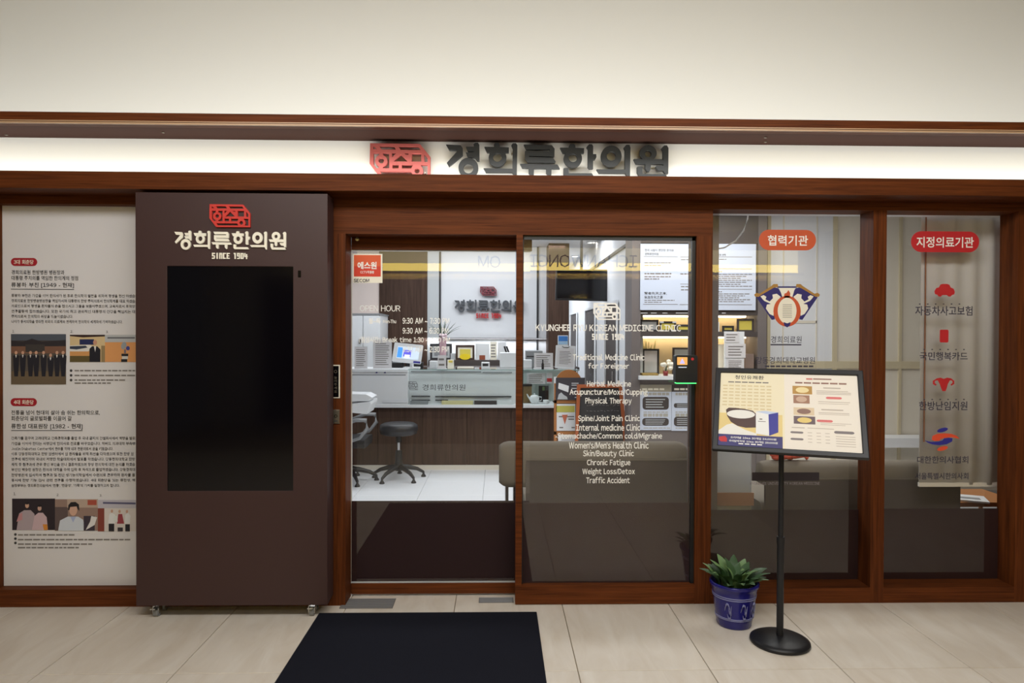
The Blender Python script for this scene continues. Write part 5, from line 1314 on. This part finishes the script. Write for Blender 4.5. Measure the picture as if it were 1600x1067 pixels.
# ------------------------------------------------------------------ sofas
def sofa(label, xa, xb, ztop, y0, panel_from):
    t = thing('sofa', label, 'sofa', ((xa + xb) / 2, y0 + .35, 0))
    n = 14; prof_ = [(y0 + .02, .56), (y0, .60), (y0 - .008, ztop - .10), (y0, ztop - .035), (y0 + .03, ztop - .008), (y0 + .075, ztop), (y0 + .12, ztop - .01), (y0 + .15, ztop - .05), (y0 + .17, .60), (y0 + .15, .56)]
    mb = MB(); rows = []
    for u in (0, .012, .03, .06):                      # rounded ends
        rows.append((xa + u, 1 - .32 * (1 - u / .06) ** 2))
    rows += [(xb - u, k) for (u, k) in [(a - xa, k) for a, k in reversed(rows)]]
    cy, cz_ = y0 + .08, (ztop + .56) / 2
    vs = [(xx, cy + (py - cy) * k, cz_ + (pz - cz_) * (1 - (1 - k) * .6)) for xx, k in rows for py, pz in prof_]
    m_ = len(prof_)
    fs = [(i * m_ + j, i * m_ + (j + 1) % m_, (i + 1) * m_ + (j + 1) % m_, (i + 1) * m_ + j) for i in range(len(rows) - 1) for j in range(m_)]
    fs += [tuple(range(m_ - 1, -1, -1)), tuple(range((len(rows) - 1) * m_, len(rows) * m_))]
    mb.add(vs, fs, True).build('backrest', 'sofa', t)
    pa = panel_from
    MB().box(pa, xb - .004, y0 - .018, y0 + .012, .17, ztop - .10).build('back_panel', 'sofa_dark', t)
    MB().box(pa, xb, y0 - .022, y0 - .01, ztop - .106, ztop - .097).build('piping', 'sofa', t)
    MB().prism_x(rrect(y0 + .05, .30, y0 + .75, .45, .05), pa, xb - .002, True).build('seat', 'sofa', t)
    MB().box(pa + .02, xb - .02, y0 + .03, y0 + .7, .17, .30).build('base', 'sofa_dark', t)
    for xx in (xa + .05, xa + .10): MB().tube([(xx, y0 + .08, 0), (xx, y0 + .08, .58)], .012, 10).build('back_post', 'chrome', t)
    for xx in (pa + .08, xb - .05):
        for yy in (y0 + .06, y0 + .66): MB().tube([(xx, yy, 0), (xx, yy, .175)], .016, 10).build('leg', 'chrome', t)
    return t
YV = .42
sofa('long olive grey sofa seen from behind through the lettered glass door', X(780, YV), X(1076, YV), at(950, 692, YV).z, YV, X(822, YV))
sofa('olive grey sofa seen from behind through the right windows', X(1194, YV), X(1500, YV), at(1290, 722, YV).z, YV, X(1196, YV))
# inner door pocket post
struct('trim_12', MB().box(X(1077, .24), X(1087, .24) + .12, .2, .28, 0, 2.222), 'cabinet_taupe', label='taupe inner post behind the glass door edge')

# white purifier and red bag by the crest window
x0, z0, x1, z1 = RC(1120, 700, 1175, 783, .5)
t = thing('air_purifier', 'plain pale grey air purifier standing behind the sign stand', 'appliance', ((x0 + x1) / 2, .6, 0))
MB().box(x0, x1, .5, .72, .05, z1).build('body', 'grey_lam', t, bevel=.01)
MB().box(x0 - .01, x1 + .02, .47, .74, 0, .05).build('foot', 'white_lam', t)
MB().box(x0 + .03, x1 - .03, .53, .69, z1, z1 + .006).build('grille', 'grey_mid', t)
pbox(1114, 770, 1178, 790, .46, .01).build('tray', mat('tray_wood', (170, 130, 104), .6), t)
zsf = at(1290, 722, YV).z
c = at(1222, 715, YV + .1)
t = thing('red_bag', 'red netted bag lying on the back of the right sofa', 'bag', (c.x, YV + .08, zsf))
mb = MB(); random.seed(9)
for k in range(10): mb.ball((c.x + random.uniform(-.08, .08), YV + .08 + random.uniform(-.03, .03), zsf + .015 + random.uniform(0, .03)), .03, .028, .018, 10)
mb.build('contents', 'red_net', t)
MB().tube([(c.x + .07, YV + .08, zsf + .02), (c.x + .13, YV + .07, zsf + .025), (c.x + .15, YV + .07, zsf + .012)], [.015, .008, .014], 8).build('knot', 'red_net', t)

pts = [at(px, py, .8) for px, py in ((1170, 320), (1168, 342), (1162, 360), (1150, 376), (1132, 387), (1105, 391))]
MB().tube([(pts[0].x, .8, ZC)] + [tuple(p) for p in pts], .005, 8).build('hanging_cable', 'white_lam', None, label='thin white cable looping down from the ceiling behind the crest window', cat='cable')
# beige partition behind the right windows
YT = 2.75
pw = struct('wall_partition', MB().box(X(1197, YT), 5.4, YT, YT + .1, 0, ZC), 'beige')
for a, b in ((1198, 1203), (1300, 1307), (1404, 1408)):
    MB().box(X(a, YT, 450), X(b, YT, 450), YT - .02, YT, 0, ZC).build('upright_trim', 'beige_deep', pw)
for a, b in ((1222, 1224), (1274, 1276)):
    MB().box(X(a, YT, 450), X(b, YT, 450), YT - .016, YT, .7, ZC).build('panel_joint', 'beige', pw)
z_ = at(1270, 503, YT).z; MB().box(X(1224, YT), X(1274, YT), YT - .016, YT, z_ - .012, z_ + .012).build('panel_joint', 'beige', pw)
z_ = at(1270, 569, YT).z; MB().box(X(1203, YT), 5.4, YT - .022, YT, z_ - .04, z_ + .03).build('rail_trim', 'beige_deep', pw)
MB().box(X(1203, YT, 450), X(1300, YT, 450), YT - .01, YT, .7, ZC).build('white_panel', 'white_wall', pw)
MB().box(X(1307, YT), 5.3, YT - .25, YT - .03, .46, .55).build('white_ledge', 'white_lam', pw)

# hanging banner in the rightmost window
YN = .24
x0, z0, x1, z1 = RC(1438, 325, 1563, 757, YN)
t = thing('hanging_banner', 'tall pale banner hanging inside the rightmost window', 'banner', ((x0 + x1) / 2, YN, z0))
n = 30; vs = []; fs = []
for i in range(n + 1):
    xx = x0 + (x1 - x0) * i / n; yy = YN + .012 * math.sin(i * .9) * (i / n)
    vs += [(xx, yy, z0), (xx, yy, 2.25), (xx, yy + .003, z0), (xx, yy + .003, 2.25)]
for i in range(n):
    k = 4 * i; fs += [(k, k + 4, k + 5, k + 1), (k + 2, k + 3, k + 7, k + 6), (k, k + 2, k + 6, k + 4)]
MB().add(vs, fs, True).build('cloth', 'banner', t)
MB().box(x0, x1, YN - .006, YN + .012, z0 - .012, z0 + .012).build('bottom_bar', 'beige', t)
MB().tube([(x0 - .01, YN + .005, 2.26), (x1 + .02, YN + .005, 2.26)], .01, 10).build('top_bar', 'steel', t)
xx = X(1446, YN - .01, 450); MB().tube([(xx, YN - .01, 2.25), (xx, YN - .01, at(1446, 690, YN).z)], .004, 6).build('cord', mat('cord_brown', (140, 92, 60), .8), t)
# leaflet on a small table behind the banner
x0, z0, x1, z1 = RC(1490, 785, 1600, 800, .75)
t = thing('side_table', 'low brown side table behind the banner', 'table', ((x0 + x1) / 2, .95, 0))
MB().box(x0, x1, .75, 1.15, z1 - .03, z1).build('table_top', 'oak', t)
for xx in (x0 + .03, x1 - .03):
    for yy in (.78, 1.12): MB().tube([(xx, yy, 0), (xx, yy, z1 - .03)], .014, 8).build('leg', 'oak', t)
t = thing('magazine', 'white magazine tilted on the low side table', 'magazine', (x0 + .1, .9, z1))
Mg = Matrix.Translation((x0 + .02, .85, z1 + .002)) @ Matrix.Rotation(-.45, 4, 'Z')
MB(Mg).box(0, .24, -.05, .14, 0, .012).build('pages', 'white_lam', t); MB(Mg).box(.02, .2, 0, .06, .012, .013).build('picture', 'grey_mid', t)

# ------------------------------------------------------------------ far side of the corridor (seen only as reflections in the glass)
struct('wall_opposite', MB().box(-5, 6, -8.3, -8.2, 0, 3.46), 'beige')
struct('wall_opposite_shopfront', MB().box(-4, 5.8, -8.2, -8.1, 0, 2.5), 'walnut')
YO = -8.0
op = thing('opposite_sign_band', 'yellow lit sign band of the shop across the corridor, reflected in the glass', 'sign', (1.3, YO, 2.62))
MB().box(-3.0, 5.4, YO - .1, YO, 2.64, 2.78).build('light_box', mat('band_yellow', (250, 218, 110), .5, emit=10.0), op)
MB().box(-3.0, 5.4, YO - .1, YO, 2.78, 3.04).build('sign_board', mat('band_cream', (244, 226, 170), .5, emit=2.6), op)
MB().box(-3.1, 5.5, YO - .1, YO + .02, 2.60, 2.64).build('frame_rail', 'wood_across', op)
mb = MB()
mb.M = Matrix.Translation((0, 0, 0)) @ Matrix.Scale(-1, 4, (1, 0, 0))
mb.text('ICHANWONGI     OM', -2.45, 2.70, .35, 2.92, YO + .02, bold=.0)
mb.build('lettering', 'dark_line', op)
